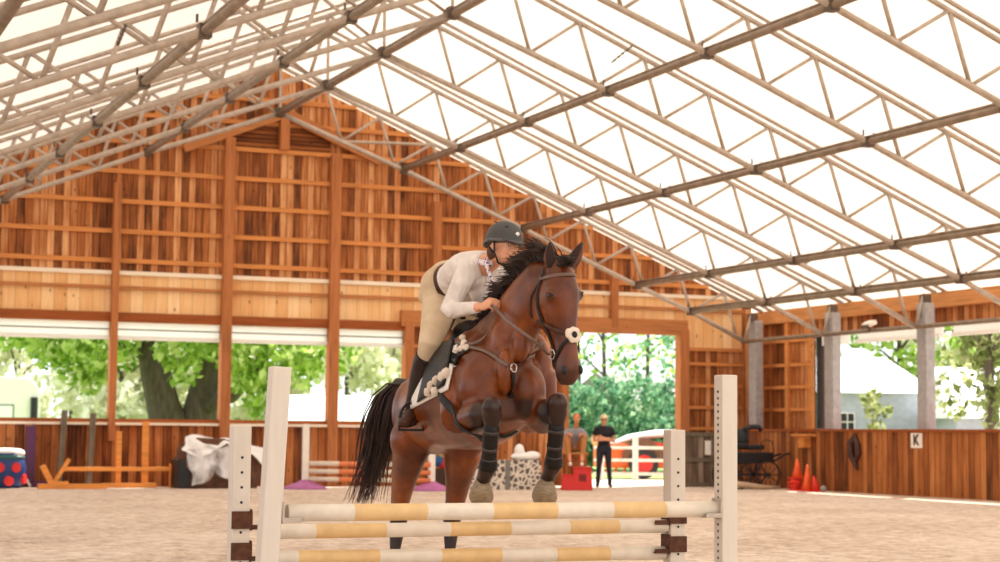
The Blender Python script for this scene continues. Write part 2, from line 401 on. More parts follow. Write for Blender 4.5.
# ------------------------------------------------------------------ roof trusses
ZB = {0: 8.44, 2.99: 7.34, 6.02: 6.12, 9.07: 4.88, 10.57: 4.29, 12.08: 3.60}
kx = sorted(ZB)
def zbot(x):
    x = abs(x)
    for a, b in zip(kx, kx[1:]):
        if x <= b: return ZB[a]+(ZB[b]-ZB[a])*(x-a)/(b-a)
    return ZB[kx[-1]]
def ztop(x): return 9.52-.41*abs(x)
def make_truss(first=False):
    t = thing('roof_truss', '', 'roof truss', (0, 0, 0), 0, 'steel trusses under the fabric roof')
    for s in (-1, 1):
        MB().tube([(s*x, 0, ZB[x]) for x in kx], .055, 10).build('bottom_chord', M_steel, t, smooth=True)
        MB().tube([(0, 0, 9.52), (s*6, 0, ztop(6)), (s*12.6, 0, ztop(12.6))], .045, 10).build('top_chord', M_steel, t, smooth=True)
        MB().tube([(0, 0, 9.66), (s*6, 0, ztop(6)+.14), (s*13.0, 0, ztop(13.0)+.14)], .04, 8).build('fabric_rail', M_steel, t, smooth=True)
        for i in range(9):
            xt = 1.1+1.3*i; xb = xt+.36
            if xb < 12.1: MB().tube([(s*xt, 0, ztop(xt)), (s*xb, 0, zbot(xb))], .036, 8).build('web_strut', M_steel, t, smooth=True)
            xb0 = (xt-1.3+.36) if i else .05
            MB().tube([(s*xb0, 0, zbot(xb0)), (s*xt, 0, ztop(xt))], .032, 8).build('web_diagonal', M_steel, t, smooth=True)
        MB().tube([(s*12.08, 0, 3.6), (s*12.3, 0, 4.32)], .04, 8).build('bearing_leg', M_steel, t, smooth=True)
        for xn in (2.99, 6.02, 9.07, 10.57):
            c = MB(); z = zbot(xn)
            c.box((s*xn, 0, z), (.16, .17, .17)); c.cyl((s*xn-.1, -.02, z+.1), (s*xn-.1, -.02, z+.2), .018, 6); c.cyl((s*xn+.1, -.02, z+.06), (s*xn+.1, -.02, z+.16), .018, 6)
            c.cyl((s*xn, .09, z-.02), (s*xn, .16, z+.1), .02, 6)
            c.build('clamp', M_clamp, t)
    MB().tube([(0, 0, 8.44), (0, 0, 9.52)], .035, 8).build('king_post', M_steel, t)
    MB().box((0, 0, 8.46), (.2, .18, .2)).build('clamp', M_clamp, t)
    return t
T0 = make_truss()
ords = ['nearest the far gable wall', 'second from the far gable wall', 'third from the far gable wall', 'fourth from the far gable wall', 'fifth from the far gable wall', 'sixth from the far gable wall', 'seventh from the far gable wall', 'eighth from the far gable wall', 'ninth from the far gable wall, nearest the camera']
for k, w_ in enumerate(ords):
    lb = 'galvanised tubular steel roof truss, '+w_
    if k == 0: T0['label'] = lb
    else: dup(T0, (0, -3.6*k, 0), label=lb)
MB().tube([(1.46, 0, 7.9), (3.7, 0, 7.98)], .035, 8).build('tie_tube', M_steel, T0)
side = {-1: 'left slope', 1: 'right slope'}
for s in (-1, 1):
    for xn, nm in ((2.99, 'just below the ridge'), (6.02, 'at the middle of the slope'), (9.07, 'low on the slope'), (10.57, 'lowest but one'), (12.08, 'along the eaves')):
        z = zbot(xn); r = .05 if xn > 11 else .062
        m = MB().tube([(s*xn, .1, z+.0), (s*xn, -33., z+.0)], r, 12)
        if xn < 12: m.tube([(s*xn, .1, z+.085), (s*xn, -33., z+.085)], .03, 8)
        one('purlin_pipe', m, M_steeld, 'steel purlin pipe on the '+side[s]+', '+nm, 'pipe', (s*xn, 0, z), 'purlin pipes through the trusses', smooth=True)
one('purlin_pipe', MB().tube([(0, .1, 8.44), (0, -33., 8.44)], .065, 12).tube([(0, .1, 8.53), (0, -33, 8.53)], .03, 8), M_steeld, 'long steel pipe running under the roof ridge', 'pipe', (0, 0, 8.44), 'purlin pipes through the trusses', smooth=True)
#@@OBJECTS
def onplane(u, v, y):
    r = FW + RT*(u-500)/FPX - UP*(v-281)/FPX; return CAM+r*((y-CAM[1])/r[1])
for pts, y, lb in (([(126, 25), (122, 33), (119, 40), (117, 46)], -21.6, 'short loose chain hanging from a truss tube on the left slope'), ([(632, 46), (625, 51), (618, 57), (611, 63)], -14.4, 'short loose chain caught on a truss of the right slope')):
    q = [onplane(u, v, y-.08) for u, v in pts]; m = MB()
    for i in range(10):
        a = V3(q[0]).lerp(V3(q[-1]), i/10); b = V3(q[0]).lerp(V3(q[-1]), (i+.8)/10); m.tube([a, b], .012 if i % 2 else .02, 6)
    one('chain', m, M_clamp, lb, 'chain', q[0])
# ------------------------------------------------------------------ outdoors
def gp(u, d):
    q = P(u, 434, d); return (float(q[0]), float(q[1]), 0.)
def zat(v, d): return 1.25+(434-v)*d/FPX
def leaves(blobs, n, size, seed, up=.3):
    rg = np.random.RandomState(seed); m = MB(); wts = np.array([b[1]**2 for b in blobs]); wts = wts/wts.sum()
    cnt = (wts*n).astype(int)+1; allv = []; allf = []; k = 0
    for (c, r, *sq), q in zip(blobs, cnt):
        sz = sq[0] if sq else 1.
        d = rg.normal(size=(q, 3)); d /= np.linalg.norm(d, axis=1)[:, None]
        rr = r*(.55+.5*rg.rand(q)**.6); ctr = np.array(c)+d*rr[:, None]*np.array([1, 1, sz])
        a = rg.normal(size=(q, 3)); a /= np.linalg.norm(a, axis=1)[:, None]
        b = np.cross(a, rg.normal(size=(q, 3))); b /= np.linalg.norm(b, axis=1)[:, None]
        s = size*(.6+.8*rg.rand(q))[:, None]
        vs = np.stack([ctr-a*s, ctr-b*s*.55, ctr+a*s, ctr+b*s*.55], 1).reshape(-1, 3)
        allv.append(vs); allf += [(k+4*i, k+4*i+1, k+4*i+2, k+4*i+3) for i in range(q)]; k += 4*q
    m.v = [tuple(x) for x in np.concatenate(allv).tolist()]; m.f = allf; return m
def tree(name, label, loc, h, crown, trunk_r, n, size, lm, seed, cat='tree', group=None, low=.35, trunk=True):
    t = thing(name, label, cat, loc, 0, group); rg = random.Random(seed)
    if trunk:
        tb = MB(); tb.tube([(0, 0, -.05), (.05, 0, h*.3), (.1*rg.uniform(-1, 1), 0, h*.6), (.15, .1, h*.9)], [trunk_r, trunk_r*.8, trunk_r*.55, trunk_r*.15], 8)
        for i in range(5):
            a = rg.uniform(0, 2*PI); z = h*rg.uniform(.35, .7); L = crown*rg.uniform(.5, .9)
            tb.tube([(.05, 0, z), (math.cos(a)*L*.5, math.sin(a)*L*.5, z+L*.4), (math.cos(a)*L, math.sin(a)*L, z+L*.6)], [trunk_r*.4, trunk_r*.25, trunk_r*.08], 6)
        tb.build('trunk', M_bark, t, smooth=True)
    bl = []
    for i in range(12):
        a = rg.uniform(0, 2*PI); r = crown*rg.uniform(.1, .75); z = h*(low+(1-low)*rg.random()*.92)
        bl.append(((math.cos(a)*r, math.sin(a)*r, z), crown*rg.uniform(.28, .5)))
    f = leaves(bl, n, size, seed).build('foliage', lm, t); return t
# the big forked tree by the left windows
bp_ = gp(186, 60); t = thing('shade_tree', 'big forked tree with two dark trunks outside the left windows', 'tree', bp_)
def Q(u, v, d): return P(u, v, d)
tr = MB()
tr.tube([Q(184, 482, 60), Q(174, 440, 60), Q(163, 405, 60), Q(155, 370, 60), Q(150, 335, 60), Q(140, 280, 60)], [.85, .7, .56, .5, .5, .35], 14)
tr.tube([Q(184, 482, 60), Q(196, 435, 60.3), Q(204, 400, 60.5), Q(214, 360, 60.6), Q(222, 320, 60.8), Q(236, 270, 61)], [.8, .68, .6, .52, .5, .3], 14)
tr.tube([Q(150, 362, 60), Q(138, 350, 59.5), Q(118, 344, 59)], [.25, .2, .1], 8)
tr.tube([Q(206, 405, 60), Q(232, 395, 59.5), Q(248, 378, 59), Q(262, 366, 58.5)], [.3, .26, .2, .1], 8)
tr.build('trunk', M_bark, t, off=bp_, smooth=True)
bl = []
for (u, v, r, d) in [(60, 348, 1.0, 57), (82, 362, .9, 57), (96, 345, 1.0, 56), (48, 345, .7, 57), (86, 385, .5, 57), (120, 345, .7, 58), (126, 362, .4, 58), (175, 352, .7, 57), (185, 372, .6, 57), (190, 345, .8, 57), (200, 350, .6, 59),
                     (240, 350, 1.1, 57), (262, 360, 1.2, 57), (250, 378, .8, 57), (285, 352, 1.2, 57), (262, 398, .6, 57), (300, 372, .8, 57), (325, 350, 1.1, 58), (255, 412, .35, 57), (10, 340, .5, 58), (100, 375, .5, 57),
                     (60, 300, 2.4, 58), (120, 290, 2.6, 60), (190, 280, 3., 60), (260, 290, 2.8, 60), (320, 300, 2.4, 60), (150, 220, 3.5, 61), (230, 210, 3.5, 61)]:
    bl.append((tuple(Q(u, v, d)-np.array(bp_)), r, .7))
leaves(bl, 15000, .17, 3).build('foliage', M_leaf, t)
pal = [(15, 96, 7, 3.2), (70, 100, 7.4, 3.6), (118, 98, 6.6, 3.4), (165, 96, 7., 3.), (225, 99, 6.6, 3.2), (285, 97, 7.2, 3.4), (345, 98, 6.8, 3.4), (392, 96, 7, 3.2)]
pn = ['furthest left behind the white trailer', 'right of the white trailer', 'left of the forked tree', 'between the two dark trunks', 'just right of the forked tree', 'behind the hanging lime branches', 'over the low white building', 'at the right end of the left windows']
for i, (u, d, h, c) in enumerate(pal):
    d += 5*(i % 2)
    tree('pale_tree', 'pale sunlit tree far off, '+pn[i], gp(u, d), h, c, .2, 1600, .32, M_leafp, 20+i, group='pale trees across the field', low=.12)
# white trailer
o = gp(6, 76); t = thing('horse_trailer', 'white enclosed trailer parked outside the leftmost window', 'trailer', o, 0)
m = MB(); m.prism([(-3.2, .45), (.95, .45), (.95, 2.35), (.6, 2.75), (-3.2, 2.85)], 1, -1., 1.); m.build('body', M_white, t, bevel=.04)
for xx in (-2.1, -1.2):
    c = MB(); c.tube([(xx, -1.1, .38), (xx, -.85, .38)], .38, 18); w1 = c.build('wheel', M_black, t); MB().tube([(xx, -1.12, .38), (xx, -1.08, .38)], .2, 14).build('hub', M_grey, w1)
m = MB(); m.bx(-.75, .1, -1.04, -1.0, 1.0, 1.85); m.build('window', M_grey, t); MB().bx(-.7, .05, -1.06, -1.03, 1.05, 1.8).build('pane', M_curt, t)
MB().tube([(.75, -1.1, 1.2), (.75, -1.1, 2.1)], .12, 12).build('vent_pipe', M_black, t)
t.scale = (1.22, 1.22, 1.22)
# low white building
o = gp(350, 75); t = thing('low_building', 'long low white building outside the windows right of the forked tree', 'building', o, -.3)
MB().bx(-2.6, 4.4, -2, 2, 0, 1.75).build('wall', M_white, t)
MB().prism([(-2.3, 1.7), (2.3, 1.7), (0, 2.75)], 0, -2.9, 4.7).build('roof', M_curt, t)
MB().bx(.6, 1.5, -2.05, -1.98, 0, 1.6).build('door', M_grey, t)
# view through the doorway
hd = thing('hedge', 'dense blue-green bushes behind the doorway and the farm machine', 'hedge', gp(622, 64))
bl = []; rg = random.Random(5)
for i in range(44):
    u = rg.uniform(540, 700); v = rg.uniform(392, 450); d = rg.uniform(62, 67); bl.append((tuple(Q(u, v, d)-np.array(gp(622, 64))), rg.uniform(.45, .85)))
leaves(bl, 12000, .13, 8).build('foliage', M_leafd, hd)
for i in range(9):
    pass
dn = [(578, 74, 8.5, 2.4, 'leaning over the hedge beside the horse muzzle'), (604, 76, 9, 2.2, 'slim, second from the left in the doorway'), (646, 78, 9.5, 2.6, 'crooked, in the middle of the doorway'), (690, 72, 9, 2.6, 'against the right post of the doorway')]
for i, (u, d, h, c, tx) in enumerate(dn):
    tree('yard_tree', 'thin green tree '+tx, gp(u, d), h, c, .13, 520, .15, M_leafd if i % 2 else M_leaf, 50+i, group='trees behind the hedge', low=.42)
o = gp(655, 86); t = thing('barn', 'barn with a low grey roof beyond the doorway hedge', 'building', o, .1)
MB().bx(-3, 7, -3, 3, 0, 2.9).build('wall', M_curt, t); MB().prism([(-3.4, 2.8), (3.4, 2.8), (0, 4.1)], 0, -3.3, 7.3).build('roof', M_grey, t)
# post and rail fence
fo = gp(634, 49.5); t = thing('rail_fence', 'white post and rail fence in front of the orange farm machine', 'fence', fo, 0)
Mf = mat('weathered_white', srgb(226, 222, 212), .8)
a0 = np.array(gp(594, 49.5)); a1 = np.array(gp(690, 49.5))
for v in (447, 459.5, 473):
    z = zat(v, 49.5); MB().bar(a0+[0, 0, z], a1+[0, 0, z], .05, .085).build('rail', Mf, t, off=fo)
for u in (600, 634, 668):
    q = gp(u, 49.45); MB().bx(q[0]-.055, q[0]+.055, q[1]-.15, q[1]-.02, 0, 1.2).build('fence_post', Mf, t, off=fo)
# farm machine
o = gp(640, 53); t = thing('farm_machine', 'orange farm machine with a white hood behind the fence', 'machine', o, -.35)
Mo = mat('orange_paint', srgb(232, 96, 28), .45); Mo2 = mat('red_paint', srgb(196, 34, 22), .45)
MB().bx(-1.3, 1.3, -.7, .7, .3, 1.0).build('chassis', Mo, t, bevel=.05)
m = MB(); m.tube([(-.9, 0, .95), (-.3, 0, 1.16), (.5, 0, 1.28), (1.4, 0, 1.3)], [(.5, .06), (.66, .1), (.7, .12), (.7, .1)], 14, up=(0, 0, 1)); m.build('hood', M_curt, t, smooth=True)
m = MB(); m.tube([(.0, -.95, .42), (.0, -.7, .42)], .42, 22); wq = m.build('wheel', M_black, t); MB().tube([(0, -.97, .42), (0, -.93, .42)], .26, 18).build('hub', Mo2, wq)
m = MB(); m.tube([(1.2, -.9, .3), (1.2, -.7, .3)], .3, 20); wq = m.build('wheel', M_black, t); MB().tube([(1.2, -.92, .3), (1.2, -.88, .3)], .17, 18).build('hub', Mo2, wq)
MB().tube([(-.5*math.cos(a)-.0, -.82, .5+.52*math.sin(a)) for a in [PI*i/8 for i in range(9)]], [(.14, .025)]*9, 8, up=(0, 1, 0)).build('fender', mat('brown_fender', srgb(104, 66, 44), .6), t)
for i in range(4): MB().tube([(-1.3+.25*i, -.5, .15), (-1.05+.25*i, -.5, .7), (-.9+.25*i, -.5, .95)], .035, 6).build('tine', Mo, t)
MB().bar((.3, -.8, 1.0), (1.35, -.8, .85), .07, .1).build('arm', Mo2, t); MB().ell((-1.25, -.2, 1.1), (.2, .2, .22)).build('tank', mat('tan_tank', srgb(214, 178, 128), .7), t, smooth=True)
# sheds beyond the right wall
Mroof = mat('bright_roof', srgb(238, 240, 244), .5); Msid = mat('grey_siding', srgb(168, 172, 182), .7)
def shed(name, label, u, d, w0, dp, hw, hr, rz):
    o = gp(u, d); t = thing(name, label, 'building', o, rz)
    MB().bx(-w0/2, w0/2, -dp/2, dp/2, 0, hw).build('wall', Msid, t)
    a, b, e = w0/2+.3, dp/2+.3, hw-.05; r = a-dp*.45
    MB().add([(-a, -b, e), (a, -b, e), (a, b, e), (-a, b, e), (-a, 0, hr), (r, 0, hr), (-a, 0, e)], [(0, 1, 5, 4), (1, 2, 5), (2, 3, 4, 5), (0, 4, 3), (0, 3, 2, 1)]).build('roof', Mroof, t)
    return t
t = shed('garden_shed', 'grey shed with a bright white roof outside the first right-hand window', 866, 62, 3.6, 3.2, 2.75, 3.95, -.42)
wd = MB().bx(-1.15, -.65, -1.66, -1.6, 1.4, 2.05).build('window', M_white, t)
for i in (0, 1):
    for j in (0, 1): MB().bx(-1.11+.23*i, -.92+.23*i, -1.68, -1.65, 1.45+.3*j, 1.71+.3*j).build('pane', M_black, wd)
MB().bx(1.72, 1.83, -1.65, -1.55, 0, 2.7).build('corner_trim', M_white, t)
t = shed('long_shed', 'bright white roofed shed outside the rightmost window', 1012, 58, 4.4, 4., 1.9, 3.5, -.42)
tree('window_shrub', 'slender yellow-green sapling in front of the grey shed', gp(874, 50), 2.8, .55, .03, 420, .09, M_leafo, 71, 'sapling', low=.2)
tree('edge_tree', 'dark-trunked tree at the right edge of the photo', gp(990, 52), 7.5, 2.1, .19, 1700, .15, M_leafo, 72, low=.25)
for i, (u, d, tx) in enumerate([(828, 84, 'left of the grey shed'), (900, 86, 'right of the grey shed roof'), (936, 88, 'behind the third concrete column'), (972, 84, 'above the rightmost shed'), (1015, 80, 'beyond the right edge window')]):
    tree('leafy_tree', 'bright leafy tree '+tx, gp(u, d), 9.5, 3.2, .2, 2200, .24, M_leaf if i % 2 else M_leafp, 80+i, group='trees beyond the right wall', low=.1)
#@@INDOOR
# ------------------------------------------------------------------ fused organic surfaces
def fuse(mb, name, mats, parent=None, off=None, voxel=.012, smooth=4, pick=None, fac=.5, decimate=None, remesh=True):
    me = bpy.data.meshes.new('tmp'); vs = mb.v
    if off is not None: vs = [(a[0]-off[0], a[1]-off[1], a[2]-off[2]) for a in vs]
    me.from_pydata(vs, [], mb.f); me.update()
    b = bmesh.new(); b.from_mesh(me); bmesh.ops.recalc_face_normals(b, faces=b.faces); b.to_mesh(me); b.free()
    o = bpy.data.objects.new('tmp', me); COL.objects.link(o)
    if remesh:
        r = o.modifiers.new('r', 'REMESH'); r.mode = 'VOXEL'; r.voxel_size = voxel
    q = o.modifiers.new('s', 'SMOOTH'); q.factor = fac; q.iterations = smooth
    dg = bpy.context.evaluated_depsgraph_get(); dg.update(); ev = o.evaluated_get(dg)
    nm = bpy.data.meshes.new_from_object(ev, depsgraph=dg); nm.name = name
    bpy.data.objects.remove(o, do_unlink=True); bpy.data.meshes.remove(me)
    n = bpy.data.objects.new(name, nm); COL.objects.link(n)
    nm.materials.clear()
    for m in (mats if isinstance(mats, (list, tuple)) else [mats]): nm.materials.append(m)
    for p in nm.polygons:
        p.use_smooth = True; p.material_index = 0
        if pick is not None:
            c = p.center; p.material_index = pick(Vector((c[0]+(off[0] if off is not None else 0), c[1]+(off[1] if off is not None else 0), c[2]+(off[2] if off is not None else 0))))
    if parent is not None: n.parent = parent
    return n
def hand(mb, wrist, d, nrm, thumb, curl=.5, sc=1., spread=.12):
    """d: direction of the hand, nrm: back-of-hand normal, thumb: +1/-1 side of the thumb along d x nrm"""
    wrist = V3(wrist); d = V3(d).normalized(); nrm = V3(nrm); nrm = (nrm-d*nrm.dot(d)).normalized(); sd_ = d.cross(nrm)*thumb
    R = Matrix((sd_, d, nrm)).transposed()
    mb.ell(wrist+d*.045*sc, (.040*sc, .052*sc, .016*sc), R, 12, 8)
    for k, (off_, L, r) in enumerate([(.028, .072, .0085), (.010, .080, .0088), (-.009, .074, .0084), (-.026, .058, .0075)]):
        p = wrist+d*.080*sc+sd_*off_*sc; dd = (d+sd_*(off_*spread*10)).normalized(); pts = [p-d*.02*sc, p]; a = 0
        for seg in (.42, .33, .25):
            a += curl*(1+.08*k)
            q = dd*math.cos(a)-nrm*math.sin(a); p = p+q*(L*seg*sc); pts.append(p)
        mb.tube(pts, [r*sc, r*sc, r*.95*sc, r*.88*sc, r*.65*sc], 8)
    p = wrist+d*.02*sc+sd_*.026*sc
    t1 = p+(sd_*.7+d*.6-nrm*.15).normalized()*.034*sc; t2 = t1+(sd_*.25+d*.9-nrm*(.2+curl*.5)).normalized()*.030*sc; t3 = t2+(d*.9-nrm*(.3+curl*.7)-sd_*.1).normalized()*.022*sc
    mb.tube([p-sd_*.01*sc, t1, t2, t3], [.013*sc, .0115*sc, .0098*sc, .0075*sc], 8)
def head(mb, c, R, s=1.):
    """c: head centre, R: columns = right, forward(face), up"""
    def T(x, y, z): return V3(c)+R @ Vector((x*s, y*s, z*s))
    mb.ell(T(0, -.012, .025), (.073*s, .094*s, .092*s), R, 20, 14)
    mb.ell(T(0, .022, -.045), (.056*s, .068*s, .072*s), R, 18, 12)
    mb.ell(T(0, .052, -.092), (.026*s, .026*s, .022*s), R, 12, 8)
    mb.tube([T(0, .082, .012), T(0, .098, -.012), T(0, .107, -.030), T(0, .088, -.038)], [.008*s, .011*s, .014*s, .010*s], 8)
    mb.ell(T(0, .084, -.060), (.022*s, .011*s, .006*s), R, 10, 6); mb.ell(T(0, .080, -.071), (.019*s, .011*s, .007*s), R, 10, 6)
    for k in (-1, 1):
        mb.ell(T(.034*k, .062, -.028), (.022*s, .020*s, .022*s), R, 10, 8)
        mb.ell(T(.076*k, -.005, -.012), (.009*s, .02*s, .032*s), R, 10, 8)
        mb.ell(T(.030*k, .072, .022), (.022*s, .012*s, .008*s), R, 10, 6)
SKIN = mat('skin', srgb(222, 158, 122), .5, 0, .05, 20)
SKIN2 = mat('tanned_skin', srgb(214, 142, 104), .5, 0, .05, 20)
def rot(cols): return Matrix(cols).transposed()
E3 = Matrix.Identity(3)

# ------------------------------------------------------------------ woman standing outside the doorway
def woman():
    q = gp(604, 43.2); L = thing('person', 'woman in a black shirt, dark trousers and pale cap, standing with arms crossed', 'person', q, -_ya)
    RF = rot(((1, 0, 0), (0, -1, 0), (0, 0, 1)))  # face towards -y
    RF = Matrix(((1, 0, 0), (0, -1, 0), (0, 0, 1)))
    b = MB(); head(b, (0, -.01, 1.60), RF, 1.02)
    b.tube([(0, .01, 1.40), (0, 0, 1.54)], [.055, .05], 12)
    b.tube([(0, 0, .92), (0, 0, 1.1), (0, 0, 1.3), (0, 0, 1.42)], [(.15, .1), (.13, .095), (.16, .1), (.1, .07)], 16, up=(0, 1, 0))
    for k in (-1, 1):
        b.tube([(k*.09, 0, .9), (k*.11, -.01, .5), (k*.13, 0, .08)], [.07, .04, .03], 12)
        b.tube([(k*.17, 0, 1.38), (k*.23, .01, 1.22), (k*.235, -.03, 1.10), (k*.12, -.15, 1.12), (-k*.05, -.17, 1.15+.03*k)], [.05, .044, .04, .035, .028], 10)
        hand(b, (-k*.05, -.17, 1.15+.03*k), (-k, -.0, .12), (0, -1, 0), k, .15, .95)
    fuse(b, 'body', SKIN, L, voxel=.011, smooth=3)
    s = MB(); s.tube([(0, 0, .90), (0, 0, 1.0), (0, 0, 1.12), (0, -.01, 1.28), (0, 0, 1.40), (0, 0, 1.455)], [(.165, .115), (.15, .11), (.145, .108), (.185, .125), (.175, .09), (.07, .062)], 20, up=(0, 1, 0))
    for k in (-1, 1): s.tube([(k*.10, 0, 1.40), (k*.185, 0, 1.36), (k*.235, .01, 1.23)], [.065, .068, .06], 12)
    Mb = mat('black_cotton', srgb(30, 28, 36), .85, 0, .2, 12)
    fuse(s, 'shirt', Mb, L, voxel=.014, smooth=3)
    t = MB(); t.tube([(0, 0, 1.0), (0, 0, .92), (0, 0, .84)], [(.15, .11), (.175, .125), (.17, .12)], 20, up=(0, 1, 0))
    for k in (-1, 1): t.tube([(k*.085, 0, .92), (k*.10, -.01, .7), (k*.115, -.01, .48), (k*.13, .01, .3), (k*.14, .01, .16)], [.098, .085, .062, .06, .048], 14)
    fuse(t, 'trousers', mat('dark_navy_denim', srgb(34, 34, 48), .8, 0, .2, 12), L, voxel=.014, smooth=3)
    for k in (-1, 1):
        s = MB(); s.tube([(k*.14, .01, .26), (k*.14, .01, .06)], [.055, .05], 12); s.ell((k*.155, -.06, .045), (.048, .13, .045), None, 14, 8)
        fuse(s, 'boot', M_black, L, voxel=.012, smooth=2)
    h = MB(); h.ell((0, .0, 1.645), (.092, .108, .082), None, 18, 10); h.tube([(0, -.09, 1.655), (0, -.17, 1.635)], [(.07, .008), (.05, .006)], 12, up=(0, 0, 1))
    fuse(h, 'cap', mat('cream_cap', srgb(236, 214, 176), .8), L, voxel=.01, smooth=1)
    h = MB()
    for k in (-1, 1): h.ell((k*.035, -.085, 1.605), (.028, .012, .02), None, 12, 8)
    h.bx(-.075, .075, -.082, -.074, 1.610, 1.616); h.build('sunglasses', M_black, L)
    h = MB(); h.ell((0, .06, 1.56), (.075, .05, .09), None, 12, 8); h.build('hair', mat('light_brown_hair', srgb(150, 104, 66), .7), L, smooth=True)
woman()
# ------------------------------------------------------------------ seated person and red mounting block
q = np.array(gp(576, 40.9)); rb = thing('mounting_block', 'red plastic two-step mounting block with a square hole in its side', 'mounting block', q, -_ya)
Mred = mat('red_plastic', srgb(206, 40, 34), .45, 0, .08, 5)
m = MB(); m.prism([(-.33, 0), (.37, 0), (.34, .50), (-.05, .50), (-.05, .33), (-.31, .33)], 1, -.24, .24); m.build('block', Mred, rb, bevel=.02)
MB().bx(.06, .22, -.245, -.235, .20, .36).build('hole', mat('dark_red', srgb(120, 14, 16), .6), rb)
MB().bx(-.33, -.04, -.26, .26, .325, .35).build('tread', Mred, rb, bevel=.006); MB().bx(-.06, .35, -.26, .26, .495, .52).build('tread', Mred, rb, bevel=.006)
def seated():
    q = np.array(gp(575, 41.9)); L = thing('person', 'person in a grey shirt and tan breeches seated with white shoes on the red block', 'person', q, -_ya)
    cr = thing('wooden_crate', 'brown wooden crate the person above the red mounting block sits on', 'crate', q+np.array([.1, .22, 0]), -_ya)
    c = MB(); c.bx(-.28, .28, -.2, .2, 0, .78); c.build('crate_body', M_wain, cr); c = MB(); c.bx(-.31, .31, -.23, .23, .78, .83); c.build('lid', M_girt, cr, bevel=.006)
    RF = Matrix(((1, 0, 0), (0, -1, 0), (0, 0, 1)))
    b = MB(); head(b, (.03, -.16, 1.60), RF, 1.0); b.tube([(.02, -.02, 1.38), (.03, -.12, 1.52)], [.055, .05], 10)
    b.tube([(0, .18, .92), (0, .12, 1.15), (.02, 0, 1.34)], [(.15, .11), (.14, .1), (.16, .09)], 14, up=(0, 1, 0))
    for k in (-1, 1):
        b.tube([(k*.09, .16, .93), (k*.2, -.28, 1.16), (k*.13, -.62, .62)], [.08, .06, .04], 12)
        b.tube([(k*.17, 0, 1.32), (k*.27, -.05, 1.16), (k*.16, -.30, 1.26)], [.048, .04, .03], 10)
        hand(b, (k*.16, -.30, 1.26), (-k*.6, -.6, -.3), (0, -.3, 1), k, .5, .95)
    fuse(b, 'body', SKIN2, L, voxel=.012, smooth=3)
    s = MB(); s.tube([(0, .18, .9), (0, .13, 1.1), (.01, .02, 1.28), (.02, -.02, 1.40)], [(.17, .12), (.16, .12), (.19, .12), (.08, .07)], 18, up=(0, 1, 0))
    for k in (-1, 1): s.tube([(k*.1, 0, 1.34), (k*.19, 0, 1.30), (k*.27, -.04, 1.18)], [.06, .065, .055], 12)
    fuse(s, 'shirt', mat('grey_shirt', srgb(150, 150, 156), .85), L, voxel=.014, smooth=3)
    t = MB(); t.tube([(0, .18, .96), (0, .16, .86)], [(.16, .12), (.17, .13)], 16, up=(0, 1, 0))
    for k in (-1, 1): t.tube([(k*.09, .16, .93), (k*.16, -.08, 1.08), (k*.2, -.3, 1.15), (k*.18, -.40, 1.0), (k*.15, -.56, .66)], [.1, .09, .075, .07, .052], 14)
    fuse(t, 'breeches', mat('tan_breeches', srgb(170, 112, 62), .85), L, voxel=.014, smooth=3)
    for k in (-1, 1):
        s = MB(); s.ell((k*.13, -.70, .57), (.045, .13, .05), None, 12, 8); fuse(s, 'shoe', M_white, L, voxel=.012, smooth=1)
    h = MB(); h.ell((.03, -.13, 1.655), (.085, .09, .075), None, 14, 8); h.build('hair', mat('red_hair', srgb(206, 100, 46), .7), L, smooth=True)
seated()

# ------------------------------------------------------------------ left clutter along the wainscot
def fl(u, d): return np.array(gp(u, d))
q = fl(6, 38.8); t = thing('painted_barrel', 'blue barrel with red dots and a white sack on top, by the left wall', 'barrel', q, 0)
Mblue = mat('blue_paint', srgb(24, 54, 110), .5, 0, .15, 4); Mrd = mat('red_dot_paint', srgb(214, 40, 40), .5)
MB().lathe((0, 0, 0), [(.30, 0), (.38, .06), (.43, .3), (.44, .42), (.40, .66), (.33, .74)], 28).build('drum', Mblue, t, smooth=True)
MB().lathe((0, 0, 0), [(.405, .62), (.42, .64), (.41, .67), (.37, .7)], 28).build('rim', mat('green_rim', srgb(24, 88, 84), .5), t, smooth=True)
for a, z in ((-1.95, .44), (-1.15, .44), (-1.5, .16), (-.5, .2), (-2.6, .2)):
    c = Vector((math.cos(a), math.sin(a), 0)); MB().tube([c*.39+Vector((0, 0, z)), c*.455+Vector((0, 0, z))], .105, 16).build('red_dot', Mrd, t)
m = MB(); m.ell((0, 0, .76), (.37, .34, .09), None, 20, 8); m.ell((.2, -.1, .74), (.2, .2, .1), None, 12, 8); fuse(m, 'sack', M_curt, t, voxel=.02, smooth=3)
Mpur = mat('purple_paint', srgb(84, 34, 78), .5, 0, .1, 6)
q = fl(31, 39.5); t = thing('jump_standard', 'dark purple jump standard leaning by the blue barrel', 'jump standard', q, 0)
MB().bx(-.1, .1, -.05, .05, 0.02, 1.32).build('upright', Mpur, t, bevel=.008); MB().bx(.02, .45, -.22, .12, 0, .13).build('foot', Mpur, t, bevel=.01); MB().bar((-.02, -.25, .02), (-.1, -.25, .18), .06, .05).build('bracket', M_white, t)
Mgw = timber('weathered_grey_wood', srgb(112, 100, 84))
for u, lean, h, tx in ((61, .13, 1.66, 'left of the pair standing against the window sill'), (91, .1, 1.6, 'right of the pair standing against the window sill')):
    q = fl(u-1, 39.55); one('fence_post', MB().bar(q, q+np.array([lean, .25, h]), .13, .12), Mgw, 'weathered grey post, '+tx, 'post', q, 'grey posts by the left wall', bevel=.008)
Mow = timber('raw_orange_wood', srgb(222, 146, 74), axis=0)
q = fl(118, 39.7); t = thing('wooden_trestle', 'raw orange wood rail frame with two posts by the left wall', 'trestle', q, 0)
